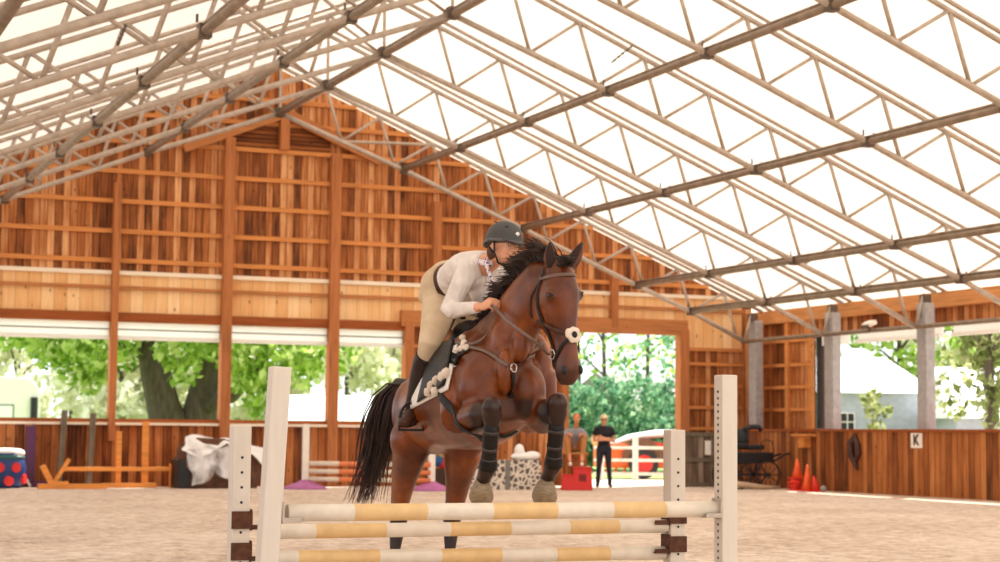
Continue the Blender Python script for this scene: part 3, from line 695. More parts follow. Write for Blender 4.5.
MB().bx(-1.2, 1.2, -.05, .05, .36, .45).build('top_rail', Mow, t, bevel=.006); MB().bx(-.3, .85, -.1, .1, 0, .1).build('bottom_rail', Mow, t, bevel=.006)
MB().bx(-.02, .1, .05, .13, 0, 1.22).build('upright', Mow, t, bevel=.006); MB().bx(.55, .69, .05, .13, 0, 1.44).build('upright', Mow, t, bevel=.006)
MB().bx(1.16, 1.34, -.1, .1, 0, .52).build('end_foot', Mow, t, bevel=.006)
q = fl(74, 38.6); one('plank', MB().bx(q[0]-.72, q[0]+.72, q[1]-.07, q[1]+.07, 0, .11), Mow, 'thick orange plank lying at the foot of the grey posts', 'plank', q, bevel=.006)
q = fl(53, 39.0); t = thing('sawhorse', 'small crossed wooden sawhorse beside the purple standard', 'sawhorse', q, 0)
MB().bar((.05, 0, .0), (-.2, 0, .48), .1, .12).build('leg', Mow, t); MB().bar((.0, .12, .0), (.38, .12, .62), .08, .08).build('leg', Mow, t); MB().bx(-.05, .35, -.02, .1, .06, .14).build('brace', Mow, t)
# plastic wrapped pile
q = fl(217, 40.2); t = thing('wrapped_pile', 'brown pile half covered in torn white plastic sheeting, by the left wall', 'pile', q, 0)
Mbr = mat('dark_brown_pile', srgb(98, 66, 48), .9, 0, .35, 5, .5)
rg = random.Random(11); m = MB()
m.prism([(-.85, 0), (.85, 0), (.9, .55), (.75, .88), (.1, 1.08), (-.62, 1.1), (-.9, .6)], 1, -.35, .35)
for i in range(26): m.ell((rg.uniform(-.85, .85), -.32+rg.uniform(-.06, .06), rg.uniform(.06, .85)), (rg.uniform(.08, .2), .07, rg.uniform(.08, .2)), None, 8, 6)
fuse(m, 'pile_body', Mbr, t, voxel=.03, smooth=2)
def plastic():
    q_ = NT('plastic_sheet'); q_.b.inputs['Base Color'].default_value = (.8, .8, .82, 1); q_.b.inputs['Roughness'].default_value = .22
    tr = q_.n('ShaderNodeBsdfTransparent'); mx = q_.n('ShaderNodeMixShader'); n = q_.noise(q_.coord((1, 1, .5)), 3., 4)
    q_.l(q_.ramp(n, [(.40, (.25, .25, .25)), (.6, (.95, .95, .95))]), mx.inputs[0]); q_.l(tr.outputs[0], mx.inputs[1]); q_.l(q_.b.outputs[0], mx.inputs[2]); q_.l(mx.outputs[0], q_.o.inputs[0]); return q_.m
Mpl = plastic()
def sheet(pts0, pts1, n0, n1, amp, seed, th=.01):
    m = MB(); vs = []
    for i in range(n0+1):
        a = i/n0
        for j in range(n1+1):
            b_ = j/n1
            def L_(pp):
                k = a*(len(pp)-1); i0 = min(int(k), len(pp)-2); return Vector(pp[i0]).lerp(Vector(pp[i0+1]), k-i0)
            p = L_(pts0).lerp(L_(pts1), b_); nn = noise.noise_vector(p*3.5+Vector((seed, 0, 0)))*amp; vs.append(p+nn)
    N = len(vs); m.add(vs+[v+Vector((0, th, 0)) for v in vs], [(i*(n1+1)+j, i*(n1+1)+j+1, (i+1)*(n1+1)+j+1, (i+1)*(n1+1)+j) for i in range(n0) for j in range(n1)]+[(N+i*(n1+1)+j, N+(i+1)*(n1+1)+j, N+(i+1)*(n1+1)+j+1, N+i*(n1+1)+j+1) for i in range(n0) for j in range(n1)])
    return m
sheet([(-.78, -.3, 1.14), (-.3, -.3, 1.16), (.3, -.33, 1.08), (.95, -.3, .86)], [(-.86, -.55, .78), (-.5, -.55, .72), (.1, -.5, .98), (.93, -.5, .5)], 26, 12, .13, 3).build('white_sheet', M_curt, t, smooth=True)
sheet([(-.8, -.48, .8), (-.3, -.5, .95), (.3, -.5, .95)], [(-.62, -.5, .05), (-.15, -.5, .3), (.45, -.5, .1)], 20, 14, .16, 9).build('clear_sheet', Mpl, t, smooth=True)
MB().bx(-.95, -.66, -.42, .3, 0, .62).build('dark_bin', M_black, t, bevel=.03)
# striped poles
M_py = mat('yellow_pole_paint', srgb(224, 188, 132), .55, 0, .08, 14); M_pw = mat('white_pole_paint', srgb(226, 214, 196), .55, 0, .07, 14)
M_po = mat('orange_pole_paint', srgb(222, 128, 78), .6)
def pole(a, b, r, bands, mats, seg=20):
    """bands: list of end fractions, alternating colours starting with mats[0]"""
    a = V3(a); b = V3(b); fr = [0]; cols = []
    for i, e in enumerate(bands):
        fr += [e-1e-4, e+1e-4] if e < 1 else [1.]; cols += ([i % 2, i % 2] if e < 1 else [i % 2])
    m = MB(); m.tube([a+(b-a)*f for f in fr], r, seg, up=(0, 0, 1))
    return m, cols, seg
def pole_obj(name, a, b, r, bands, mats, label, cat, grp, origin):
    m, cols, seg = pole(a, b, r, bands, mats); o = one(name, m, mats, label, cat, origin, grp)
    ps = o.data.polygons
    for i, p in enumerate(ps):
        if i < len(cols)*seg: p.material_index = cols[i//seg]; p.use_smooth = True
    ps[len(ps)-1].material_index = (len(bands)-1) % 2
    return o
# far small jump with orange and white poles
q0 = fl(306, 40.0); q1 = fl(432, 39.6)
Mlil = mat('lilac_paint', srgb(178, 104, 160), .6)
for q, lb in ((q0, 'small white jump standard on a lilac foot by the window wall'), (q1, 'small white jump standard on a lilac foot, seen between the horse hind legs')):
    t = thing('jump_standard', lb, 'jump standard', q, 0)
    MB().bx(-.07, .07, -.05, .05, .1, 1.42 if q is q0 else 1.2).build('upright', M_white, t, bevel=.006)
    MB().lathe((0, 0, 0), [(.5, 0), (.42, .06), (.2, .14), (.09, .2)], 24).build('foot', Mlil, t, smooth=True)
for i, z in enumerate((.56, .39, .22)):
    pole_obj('jump_pole', (q0[0]+.06, q0[1]-.09, z), (q1[0]-.06, q1[1]-.09, z), .05, [.25, .5, .75, 1.], [M_pw, M_po], ['topmost', 'middle', 'lowest'][i]+' of three orange and white poles at the far wall', 'jump pole', 'orange and white poles', (q0[0], q0[1], z))
# crate of bright things, grey post, pebble box with sack
q = fl(440, 41.2); t = thing('storage_crate', 'dark crate heaped with red and coloured rugs behind the horse', 'crate', q, 0)
MB().bx(-.26, .26, -.25, .25, 0, .45).build('crate_body', mat('dark_brown_wood', srgb(70, 48, 34), .8), t)
for i, (c_, x, z, r) in enumerate([((190, 36, 44), .1, .55, .17), ((54, 92, 140), -.1, .62, .13), ((206, 176, 80), .0, .8, .12), ((170, 30, 40), .18, .35, .12), ((70, 110, 96), -.12, .86, .09)]):
    m = MB(); m.ell((x, -.16, z), (r*1.1, r*.8, r), None, 12, 8); m.ell((x+.08, -.1, z-.05), (r*.8, r*.8, r*.7), None, 10, 8); fuse(m, 'rug', mat('rug_%d' % i, srgb(*c_), .9), t, voxel=.02, smooth=1)
q = fl(499, 40.9); t = thing('pebble_box', 'white box jump filler painted with grey pebbles, behind the forelegs', 'jump filler', q, 0)
def pebble():
    q_ = NT('pebble_paint'); v = q_.n('ShaderNodeTexVoronoi', feature='DISTANCE_TO_EDGE'); v.inputs['Scale'].default_value = 8.5; q_.l(q_.coord((1, 1, 1)), v.inputs['Vector'])
    q_.l(q_.ramp(v.outputs['Distance'], [(.10, srgb(222, 212, 198)), (.17, srgb(92, 84, 78))]), q_.b.inputs['Base Color']); q_.b.inputs['Roughness'].default_value = .8; return q_.m
MB().bx(-.98, .98, -.15, .15, 0, .66).build('panel', pebble(), t, bevel=.01)
MB().bx(.1, .2, -.19, -.155, 0, .66).build('stile', M_grey, t)
q2 = q+np.array([.62, 0, .66]); m = MB(); m.ell(q2+np.array([0, 0, .08]), (.34, .13, .09)); m.ell(q2+np.array([-.12, 0, .2]), (.12, .1, .16)); m.ell(q2+np.array([.2, 0, .1]), (.2, .12, .1))
o = fuse(m, 'feed_sack', M_curt, None, off=q2, voxel=.02, smooth=2); o.location = [float(a) for a in q2]; tag(o, 'white sack lying on the pebble painted box', 'sack')
# weathered gate box, carriage, cones
q = fl(699, 44.2); t = thing('stall_gate', 'weathered grey wooden gate leaning by the doorway, partly behind the right standard', 'gate', q, 0)
M_gwb = boards('grey_gate_boards', 0, .16, srgb(84, 68, 56), srgb(134, 114, 96), srgb(174, 156, 138), gap=.05)
MB().bx(-.42, .62, -.03, .03, .05, 1.28).build('panel', M_gwb, t)
for z in (.06, .66, 1.27): MB().bx(-.44, .64, -.07, -.03, z-.05, z+.05).build('rail', Mgw, t, bevel=.005)
for x in (-.41, .6): MB().bx(x-.04, x+.04, -.06, .03, 0, 1.33).build('stile', Mgw, t, bevel=.005)
MB().bx(.12, .28, -.09, -.071, .78, 1.12).build('notice', M_white, t)
q = fl(756, 43.4); t = thing('pony_carriage', 'small black horse carriage with spoked wheels beside the corner', 'carriage', q, 0)
def spoked(cx, cy, cz, R_):
    m = MB(); n = 28
    m.tube([(cx+R_*math.cos(2*PI*i/n), cy, cz+R_*math.sin(2*PI*i/n)) for i in range(n+1)], .02, 8, up=(0, 1, 0))
    for i in range(10): m.tube([(cx, cy, cz), (cx+R_*math.cos(2*PI*i/10), cy, cz+R_*math.sin(2*PI*i/10))], .012, 6)
    m.tube([(cx, cy-.05, cz), (cx, cy+.05, cz)], .045, 12); return m
for x, y in ((.12, -.35), (.12, .35), (-.66, -.35), (-.66, .35)): spoked(x, y, .33, .32).build('wheel', M_black, t)
MB().prism([(-.8, .58), (.3, .62), (.34, .86), (-.8, .86)], 1, -.28, .28).build('body', M_black, t, bevel=.02)
for x, z in ((-.12, .92), (-.58, .96)):
    MB().bx(x-.26, x+.2, -.27, .27, z, z+.12).build('seat', M_black, t, bevel=.03); MB().bx(x-.3, x-.22, -.27, .27, z+.15, z+.5).build('seat_back', M_black, t, bevel=.03)
MB().tube([(-.48, -.26, 1.38), (-.3, -.26, 1.46), (-.08, -.26, 1.46), (-.02, -.26, 1.38)], .06, 10).build('seat_cushion', M_black, t, smooth=True)
MB().tube([(-.05, -.28, .86), (-.02, -.28, 1.1), (.1, -.28, 1.16), (.28, -.28, 1.12), (.32, -.28, .86)], .015, 8).build('hand_rail', M_black, t)
MB().tube([(-.66, 0, .33), (.12, 0, .33)], .03, 8).tube([(.12, -.35, .33), (.12, .35, .33)], .025, 8).tube([(-.66, -.35, .33), (-.66, .35, .33)], .025, 8).tube([(.0, 0, .33), (.0, 0, .6)], .03, 8).tube([(-.66, 0, .33), (-.66, 0, .6)], .03, 8).build('axle', M_black, t)
MB().tube([(.3, -.2, .62), (.7, -.2, .82), (1.1, -.2, .84), (1.35, -.2, .78)], .025, 8).build('shaft', M_black, t); MB().tube([(.3, .2, .62), (.7, .2, .8), (1.1, .2, .86), (1.2, .2, .95)], .025, 8).build('shaft', M_black, t)
a = fl(733, 42.5); one('fallen_branch', MB().tube([a+np.array([0, 0, .14]), a+np.array([.35, 0, .1]), a+np.array([.8, -.03, .05]), a+np.array([1.25, 0, .05])], [.07, .07, .055, .03], 10), mat('pale_driftwood', srgb(190, 164, 136), .9, 0, .15), 'pale bent branch lying on the sand before the carriage', 'branch', a, smooth=True)
Mor = mat('orange_cone_plastic', srgb(240, 96, 44), .5); Mre = mat('red_cone_plastic', srgb(226, 52, 34), .5)
def cone(q, h, m_, label, tilt=0, mb=M_white):
    t = thing('traffic_cone', label, 'traffic cone', q, 0, 'orange cones by the right wall')
    MB().lathe((0, 0, 0), [(.125, .02), (.018, h), (.008, h+.005)], 20).build('cone', m_, t, smooth=True); MB().bx(-.16, .16, -.16, .16, 0, .03).build('base', Mre, t, bevel=.008)
    t.rotation_euler[1] = tilt; return t
q = fl(795.5, 42.0)
for i in range(3):
    c_ = thing('cone_stack', ['lowest', 'middle', 'topmost'][i]+' of the flat red cone bases piled under the tall orange cone', 'traffic cone', q+np.array([.0, 0, .09*i]), .3*i, 'red cones stacked by the right wall')
    MB().lathe((0, 0, 0), [(.15, .02), (.12, .085)], 18).build('cone', Mre, c_, smooth=True); MB().bx(-.15, .15, -.15, .15, 0, .025).build('base', Mre, c_, bevel=.006)
cone(q+np.array([.04, 0, .275]), .46, Mor, 'tall orange traffic cone standing on the red cone pile')
cone(fl(807, 41.6), .60, Mor, 'orange traffic cone standing on the sand, just right of the pile')
cone(fl(816.5, 41.4), .36, Mre, 'short red cone tipped over beside the orange ones', -.22)
q = fl(823, 41.3); one('grey_ball', MB().ell(q+np.array([0, 0, .07]), .075), mat('dull_grey', srgb(150, 146, 140), .8), 'small grey ball on the sand beside the cones', 'ball', q, smooth=True)
# things on the right wainscot (its face is x = 12.10)
xw = 12.10
def onw(u, v):
    r = FW + RT*(u-500)/FPX - UP*(v-281)/FPX; tt = (xw-CAM[0])/r[0]; return CAM+r*tt
q = onw(856, 436); t = thing('hanging_halter', 'dark brown leather halter hanging on the right wainscot', 'halter', q, 0)
Mlt = mat('dark_leather', srgb(62, 30, 20), .5, 0, .2, 20)
m = MB(); rg = random.Random(4)
m.tube([(-.03, 0, .0), (-.04, -.12, -.2), (-.05, -.16, -.4), (-.04, -.06, -.55)], [.05, .08, .07, .05], 8); m.tube([(-.03, .02, .0), (-.05, .14, -.16), (-.05, .12, -.42), (-.05, -.02, -.62), (-.04, -.1, -.75)], [.05, .09, .08, .06, .04], 8)
fuse(m, 'straps', Mlt, t, voxel=.018, smooth=1); MB().tube([(-.0, 0, .03), (-.08, 0, .04)], .012, 8).build('hook', M_clamp, t)
a, b = onw(917, 433), onw(917, 448); q = (a+b)/2; t = thing('letter_sign', 'white arena letter sign reading K on the right wainscot', 'sign', q, 0)
hh = float(a[2]-b[2])/2; hw = .20
MB().bx(-.02, -.001, -hw, hw, -hh, hh).build('plate', M_white, t, bevel=.004)
fc = bpy.data.curves.new('K', 'FONT'); fc.body = 'K'; fc.size = hh*2.0; fc.align_x = 'CENTER'; fc.align_y = 'CENTER'; fc.extrude = .004; fc.offset = .006
fo = bpy.data.objects.new('letter', fc); COL.objects.link(fo); dg = bpy.context.evaluated_depsgraph_get(); me = bpy.data.meshes.new_from_object(fo.evaluated_get(dg)); bpy.data.objects.remove(fo)
lo = bpy.data.objects.new('letter', me); COL.objects.link(lo); lo.parent = t; me.materials.clear(); me.materials.append(M_black); lo.rotation_euler = (PI/2, 0, -PI/2); lo.location = (-.028, 0, 0)
q = onw(808, 434); t = thing('wall_rack', 'small wooden rack fixed to the right wainscot above the cones', 'rack', q, 0)
MB().bx(-.26, -.001, -.35, .35, -.06, .0).build('shelf', M_girty, t, bevel=.004); MB().bx(-.2, -.001, -.12, .12, -.32, -.06).build('bracket', Mow, t, bevel=.004)
# floodlight on the eaves pipe
q = np.array([12.02, -5.55, zbot(12.08)+.05]); t = thing('floodlight', 'small white floodlight clamped on the eaves pipe', 'lamp', q, 0)
MB().box((0, 0, .1), (.22, .3, .1), Matrix.Rotation(-.4, 3, 'Y')).build('housing', M_white, t, bevel=.02); MB().box((-.07, 0, .05), (.12, .24, .06), Matrix.Rotation(-.4, 3, 'Y')).build('lens', M_clamp, t); MB().bx(-.02, .02, -.03, .03, -.06, .08).build('bracket', M_clamp, t)

# ------------------------------------------------------------------ the jump in front
def P2(u, v, d): return P(u, v, d)
M_cup = mat('rusty_cup', srgb(92, 56, 38), .75, .3, .35, 30, .4)
M_cupw = mat('grey_cup', srgb(190, 176, 162), .6, .2, .15, 20)
M_stdw = timber('white_painted_timber', srgb(222, 212, 198), var=.05)
def standard(name, label, x, y, h, wd, lean, holes_face, zs, side, footdir):
    t = thing(name, label, 'jump standard', (x, y, 0), 0)
    R = Matrix.Rotation(lean, 3, 'Y')
    MB().box((R @ Vector((0, 0, h/2))), (wd, wd, h), R).build('upright', M_stdw, t, bevel=.006)
    m = MB()
    sp = .0765 if holes_face else .036; n = int((h-.15)/sp)
    for i in range(n):
        z = .12+i*sp
        if holes_face: p = R @ Vector((0, -wd/2, z)); m.cyl(p-Vector((0, .0015, 0)), p+Vector((0, .003, 0)), .0075, 8)
        else: p = R @ Vector((-side*wd/2, 0, z)); m.cyl(p-Vector((.0015, 0, 0)), p+Vector((.0015, 0, 0)), .008, 8)
    m.build('peg_holes', M_black, t)
    f = MB(); f.bx(-.06-wd/2, -wd/2, -.22, .22, 0, .09) if side > 0 else f.bx(wd/2, wd/2+.06, -.22, .22, 0, .09); f.build('foot', M_white, t, bevel=.006)
    f = MB(); f.bx(-.3, .3, -.05-wd/2-.04, -wd/2-.002, 0, .09); f.build('foot', M_white, t, bevel=.006)
    for z in zs:
        c = MB(); s_ = -side
        p = R @ Vector((0, 0, z))
        c.bx(p.x+s_*(wd/2), p.x+s_*(wd/2+.012), -wd/2-.004, wd/2+.004, p.z-.06, p.z+.05)
        if holes_face: c.bx(p.x-s_*(wd/2+.004), p.x+s_*(wd/2+.012), -wd/2-.012, -wd/2-.002, p.z-.05, p.z+.04)
        c.bx(p.x+s_*(wd/2+.01), p.x+s_*(wd/2+.10), -.045, .045, p.z-.055, p.z-.046); c.bx(p.x+s_*(wd/2+.01), p.x+s_*(wd/2+.10), -.052, -.042, p.z-.055, p.z-.03)
        c.build('pole_cup', M_cup if holes_face else M_cupw, t, bevel=.003)
    return t
fy, ry = -30.93, -30.43
standard('jump_standard', 'tallest front jump standard at left, leaning, white square timber', -8.725, fy, 1.57, .095, .05, False, (.86,), -1, 1)
standard('jump_standard', 'tall white front jump standard at right with peg holes down its side', -6.125, fy, 1.58, .095, 0., False, (.86,), 1, 1)
standard('jump_standard', 'short white rear jump standard at left with rusty cups', -8.71, ry, 1.28, .095, 0., True, (.80, .64), -1, 1)
standard('jump_standard', 'short white rear jump standard at right with rusty cups', -6.175, ry, 1.28, .095, 0., True, (.80, .64), 1, 1)
pole_obj('jump_pole', P(287, 513, 8.98), P(717, 509, 9.93), .043, [.14, .30, .45, .60, .735, .865, 1.], [M_pw, M_py], 'front yellow and white pole of the big jump, resting highest', 'jump pole', 'yellow and white poles', P(287, 513, 8.98))
a, b = P(262, 532, 9.42), P(666, 526, 10.34)
pole_obj('jump_pole', a, b, .038, [.12, .285, .44, .59, .74, .87, 1.], [M_pw, M_py], 'upper rear pole of the big jump, in yellow and white', 'jump pole', 'yellow and white poles', a)
a, b = P(262, 558, 9.42), P(664, 553, 10.34)
pole_obj('jump_pole', a, b, .038, [.08, .27, .42, .57, .71, .85, 1.], [M_pw, M_py], 'lower rear pole of the big jump, nearest the sand', 'jump pole', 'yellow and white poles', a)
#@@HORSE
# ------------------------------------------------------------------ horse
from mathutils.bvhtree import BVHTree
Rh = Vector((math.cos(_ya), -math.sin(_ya), 0)); Fh = Vector((math.sin(_ya), math.cos(_ya), 0)); Zv = Vector((0, 0, 1))
def pv(u, v, d): return V3(P(u, v, d))
HB = np.array([pv(470, 434, 10.9).x, pv(470, 434, 10.9).y, 0.])
horse = thing('horse', 'bay horse with black legs jumping towards the camera over the poles', 'horse', HB)
def coat():
    t = NT('bay_coat'); at_ = t.n('ShaderNodeAttribute', attribute_name='dark'); co = t.coord()
    n = t.noise(co, 3.5, 4, .6); c = t.ramp(n, [(.3, srgb(72, 28, 4)), (.55, srgb(120, 56, 9)), (.75, srgb(166, 88, 24))])
    n2 = t.noise(t.coord((1, 1, .25)), 60., 3); c = t.mix(t.math('MULTIPLY', n2, .22), c, srgb(58, 24, 10))
    d = t.math('MULTIPLY', at_.outputs['Fac'], 1.)
    c = t.mix(d, c, srgb(26, 18, 16)); t.l(c, t.b.inputs['Base Color'])
    t.b.inputs['Roughness'].default_value = .36; t.b.inputs['Specular IOR Level'].default_value = .42
    t.bump(n2, .15, .004); return t.m
M_coat = coat()
hb = MB()
def slab(mb, st, n=20):
    """stations (top point, bottom point, half width)"""
    ps = [(a+b)/2 for a, b, h in st]; ups = [(a-b).normalized() for a, b, h in st]; rs = [(h, (a-b).length/2) for a, b, h in st]
    mb.tube(ps, rs, n, up=ups)
# trunk: (u, v_top, v_bottom, depth, half width)
slab(hb, [(pv(u, a, d), pv(u, b, d), h) for u, a, b, d, h in [
    (436, 396, 432, 12.0, .12), (436, 383, 450, 11.88, .22), (438, 372, 455, 11.65, .265), (442, 365, 452, 11.4, .275), (450, 358, 449, 11.15, .275), (460, 350, 450, 10.9, .29),
    (473, 334, 450, 10.65, .28), (486, 326, 447, 10.42, .265), (496, 330, 442, 10.25, .25), (502, 348, 432, 10.1, .235), (506, 362, 420, 10.0, .17)]], 28)
# neck: crest point, underside point, half width
slab(hb, [(pv(470, 346, 10.75), pv(502, 420, 10.35), .19), (pv(484, 329, 10.55), pv(514, 396, 10.08), .148), (pv(499, 308, 10.38), pv(522, 368, 10.02), .115), (pv(513, 286, 10.2), pv(528, 344, 9.98), .102),
          (pv(528, 269, 10.05), pv(536, 324, 9.95), .092), (pv(543, 258, 9.92), pv(542, 308, 9.95), .082), (pv(557, 262, 9.84), pv(549, 296, 9.9), .066)], 24)
# chest and shoulder muscles
hb.ell(pv(490, 392, 10.08), (.12, .10, .15)); hb.ell(pv(527, 390, 10.08), (.11, .10, .15))
hb.ell(pv(470, 372, 10.35), (.12, .16, .24)); hb.ell(pv(533, 370, 10.35), (.10, .16, .22))
hb.ell(pv(413, 412, 11.7), (.13, .2, .22)); hb.ell(pv(466, 415, 11.7), (.13, .2, .2))
for q in [((505, 372, 9.98), (.05, .06, .13)), ((481, 405, 10.06), (.085, .07, .10)), ((524, 405, 10.06), (.07, .07, .09)), ((455, 398, 10.32), (.07, .14, .13)),
          ((500, 342, 10.10), (.055, .10, .13)), ((521, 345, 9.97), (.045, .05, .10)), ((404, 440, 11.5), (.085, .13, .13)), ((470, 440, 11.35), (.09, .13, .12)), ((460, 420, 10.7), (.20, .3, .12))]:
    hb.ell(pv(*q[0]), q[1])
# hind legs
def chain(mb, pts, n=16):
    mb.tube([pv(*p[:3]) for p in pts], [p[3] for p in pts], n, up=(0, 1, 0))
chain(hb, [(424, 392, 11.7, (.13, .2)), (418, 425, 11.55, (.14, .2)), (410, 452, 11.55, (.112, .15)), (404, 478, 11.65, (.078, .10)), (400, 502, 11.76, (.058, .075)), (399, 518, 11.85, (.056, .075)), (397, 530, 11.83, (.05, .06)), (395, 550, 11.78, .036), (393, 575, 11.72, .036), (392, 588, 11.70, .048), (390, 600, 11.65, .038), (389, 608, 11.62, .046)])
chain(hb, [(460, 396, 11.6, (.13, .2)), (464, 430, 11.4, (.14, .19)), (462, 455, 11.42, (.115, .15)), (458, 480, 11.5, (.08, .10)), (455, 502, 11.6, (.06, .075)), (452, 518, 11.7, (.056, .075)), (451, 530, 11.68, (.05, .06)), (450, 550, 11.63, .036), (450, 575, 11.58, .036), (450, 588, 11.56, .048), (449, 600, 11.5, .038), (448, 608, 11.47, .046)])
# forelegs
FR = [(470, 372, 10.3, .14), (463, 396, 10.28, .135), (461, 418, 10.2, .118), (472, 420, 10.05, .098), (483, 414, 9.9, .076), (491, 409, 9.80, .066), (492, 417, 9.79, .058), (492, 428, 9.81, .038), (490, 446, 9.84, .034), (488, 462, 9.88, .037), (487, 470, 9.91, .049), (484, 478, 9.95, .040), (482, 484, 9.98, .045)]
FL_ = [(534, 372, 10.3, .13), (535, 396, 10.3, .125), (532, 418, 10.25, .112), (542, 418, 10.1, .095), (550, 411, 9.95, .076), (557, 404, 9.86, .066), (557, 414, 9.84, .058), (557, 427, 9.86, .038), (555, 444, 9.89, .034), (554, 459, 9.93, .037), (553, 466, 9.96, .049), (549, 475, 10.0, .040), (546, 482, 10.02, .045)]
chain(hb, FR); chain(hb, FL_)
hb.ell(pv(492, 407, 9.76), (.058, .05, .06)); hb.ell(pv(558, 403, 9.82), (.058, .05, .06))
# head frame
A35 = math.radians(31)
hF = (Rh*math.sin(A35)-Fh*math.cos(A35)); hL = (Rh*math.cos(A35)+Fh*math.sin(A35))
hO = pv(562, 264, 9.8); hA = (-Zv+hF*.10+Rh*.045).normalized(); hF = (hF-hA*hF.dot(hA)).normalized(); hL = hA.cross(hF); hL = hL if hL.dot(Rh) > 0 else -hL
HLEN = .645
HS_ = [(-.04, .0, -.10, .035), (0, .03, -.13, .062), (.07, .048, -.17, .082), (.15, .06, -.215, .092), (.24, .066, -.25, .102), (.32, .062, -.262, .098), (.42, .052, -.25, .084), (.52, .042, -.205, .068), (.63, .034, -.15, .057), (.74, .032, -.122, .055), (.84, .032, -.118, .061), (.91, .024, -.118, .062), (.965, .006, -.106, .054), (1.0, -.02, -.08, .034)]
def hsec(t):
    for a, b in zip(HS_, HS_[1:]):
        if t <= b[0]:
            k = (t-a[0])/(b[0]-a[0]); return [a[i]+(b[i]-a[i])*k for i in range(1, 4)]
    return list(HS_[-1][1:])
def HP(t, lat, fo): return hO+hA*(t*HLEN)+hL*lat+hF*fo
def HR(t, ang, k=1.05):
    f0, b0, w_ = hsec(t); a = math.radians(ang); return hO+hA*(t*HLEN)+hF*((f0+b0)/2+(f0-b0)/2*k*math.sin(a))+hL*(w_*k*math.cos(a))
hd_ = MB(); n = 28; vs = []; fs = []
for t, f0, b0, w_ in HS_:
    for k in range(n):
        a = 2*PI*k/n; ca, sa = math.cos(a), math.sin(a); e = .82 if .1 < t < .8 else .92
        x = math.copysign(abs(ca)**e, ca)*w_; y = math.copysign(abs(sa)**e, sa)
        # narrow towards the lower jaw, flat broad forehead
        if sa < 0 and t < .75: x *= 1-.30*(-sa)
        vs.append(hO+hA*(t*HLEN)+hF*((f0+b0)/2+(f0-b0)/2*y)+hL*x)
m_ = len(HS_)
for i in range(m_-1):
    for k in range(n): fs.append((i*n+k, i*n+(k+1) % n, (i+1)*n+(k+1) % n, (i+1)*n+k))
fs.append(tuple(range(n))[::-1]); fs.append(tuple((m_-1)*n+k for k in range(n))); hb.add(vs, fs)
for s in (-1, 1):
    RH = Matrix((hL, hF, hA)).transposed()
    hb.ell(HP(.26, s*.088, -.005), (.028, .034, .036), RH, 12, 8)       # brow and eye socket
    hb.ell(HP(.36, s*.055, -.17), (.030, .085, .095), RH, 14, 10)        # cheek
    hb.tube([HP(.36, s*.086, -.03), HP(.5, s*.066, -.03), HP(.58, s*.055, -.035)], [.012, .012, .006], 8)
    hb.ell(HP(.89, s*.040, -.012), (.020, .026, .032), RH, 12, 8)        # nostril rim
hb.ell(HP(.985, 0, -.035), (.036, .030, .022), RH, 12, 8); hb.ell(HP(.975, 0, -.085), (.030, .026, .022), RH, 12, 8)
# ears
def ear(mb, base, tip, fwd, s=1.0, dz=0.0):
    ax = (tip-base); ps = [base+ax*k-fwd*dz for k in (0, .25, .5, .75, .92, 1.)]
    mb.tube(ps, [(.026*s, .020*s), (.036*s, .024*s), (.037*s, .022*s), (.025*s, .015*s), (.010*s, .008*s), (.003*s, .003*s)], 14, up=fwd)
e1 = (HP(.045, -.055, -.035), pv(549, 240, 9.80)); e2 = (HP(.045, .062, -.035), pv(584, 240, 9.92))
fw1 = (-Fh*.9+Rh*.3).normalized(); fw2 = (-Fh*.75-Rh*.5).normalized()
ear(hb, e1[0], e1[1], fw1, 1.02); ear(hb, e2[0], e2[1], fw2, 1.18)
body = fuse(hb, 'body', M_coat, horse, off=HB, voxel=.0125, smooth=7, fac=.5)
# black points stored as a coat attribute
kn1, kn2 = pv(488, 410, 9.85), pv(555, 404, 9.88); hk1, hk2 = pv(399, 520, 11.8), pv(452, 520, 11.7); mz = HP(.93, 0, -.05)
me = body.data; att = me.attributes.new('dark', 'FLOAT', 'POINT'); vals = []
hbv = Vector([float(a) for a in HB])
def sm(x, a, b): x = max(0, min(1, (x-a)/(b-a))); return x*x*(3-2*x)
et = [(e1[0]-e1[1], e1[1]), (e2[0]-e2[1], e2[1])]
for v in me.vertices:
    c = v.co+hbv; d = 0
    for kn in (kn1, kn2):
        if (c-kn).xy.length < .28 and c.y < kn.y+.13+max(0, (kn.z-.18-c.z)*1.2): d = max(d, sm(kn.z+.10-c.z, 0, .06)*sm(.16+max(0, (kn.z-.18-c.z)*1.2)-(c-kn).dot(Vector((0, 1, 0))), 0, .10))
    for hk in (hk1, hk2):
        if (c-hk).length < 1.0: d = max(d, sm(hk.z+.06-c.z, 0, .10))
    r = (c-mz).length; d = max(d, sm(.15-r, 0, .10)*.75)
    d = max(d, (1-sm((c-HP(.265, -.10, .005)).length, .02, .045))*.55, (1-sm((c-HP(.265, .10, .005)).length, .02, .045))*.55)
    for ax, tp in et:
        q = (c-tp).length; d = max(d, (1-sm(q, .03, .10))*.7)
    vals.append(d*.88)
att.data.foreach_set('value', vals)
bv = BVHTree.FromPolygons([v.co+hbv for v in me.vertices], [tuple(p.vertices) for p in me.polygons])
CV = V3(CAM)
def hit(u, v, off=.006):
    d = V3(P(u, v, 1.)-CAM).normalized(); h = bv.ray_cast(CV, d)
    if h[0] is None:
        q = bv.find_nearest(pv(u, v, 10.1)); return q[0]+q[1]*off, q[1]
    return h[0]+h[1]*off, h[1]
def near(p, off=.006):
    q = bv.find_nearest(V3(p)); nn = q[1]; return q[0]+nn*off, nn
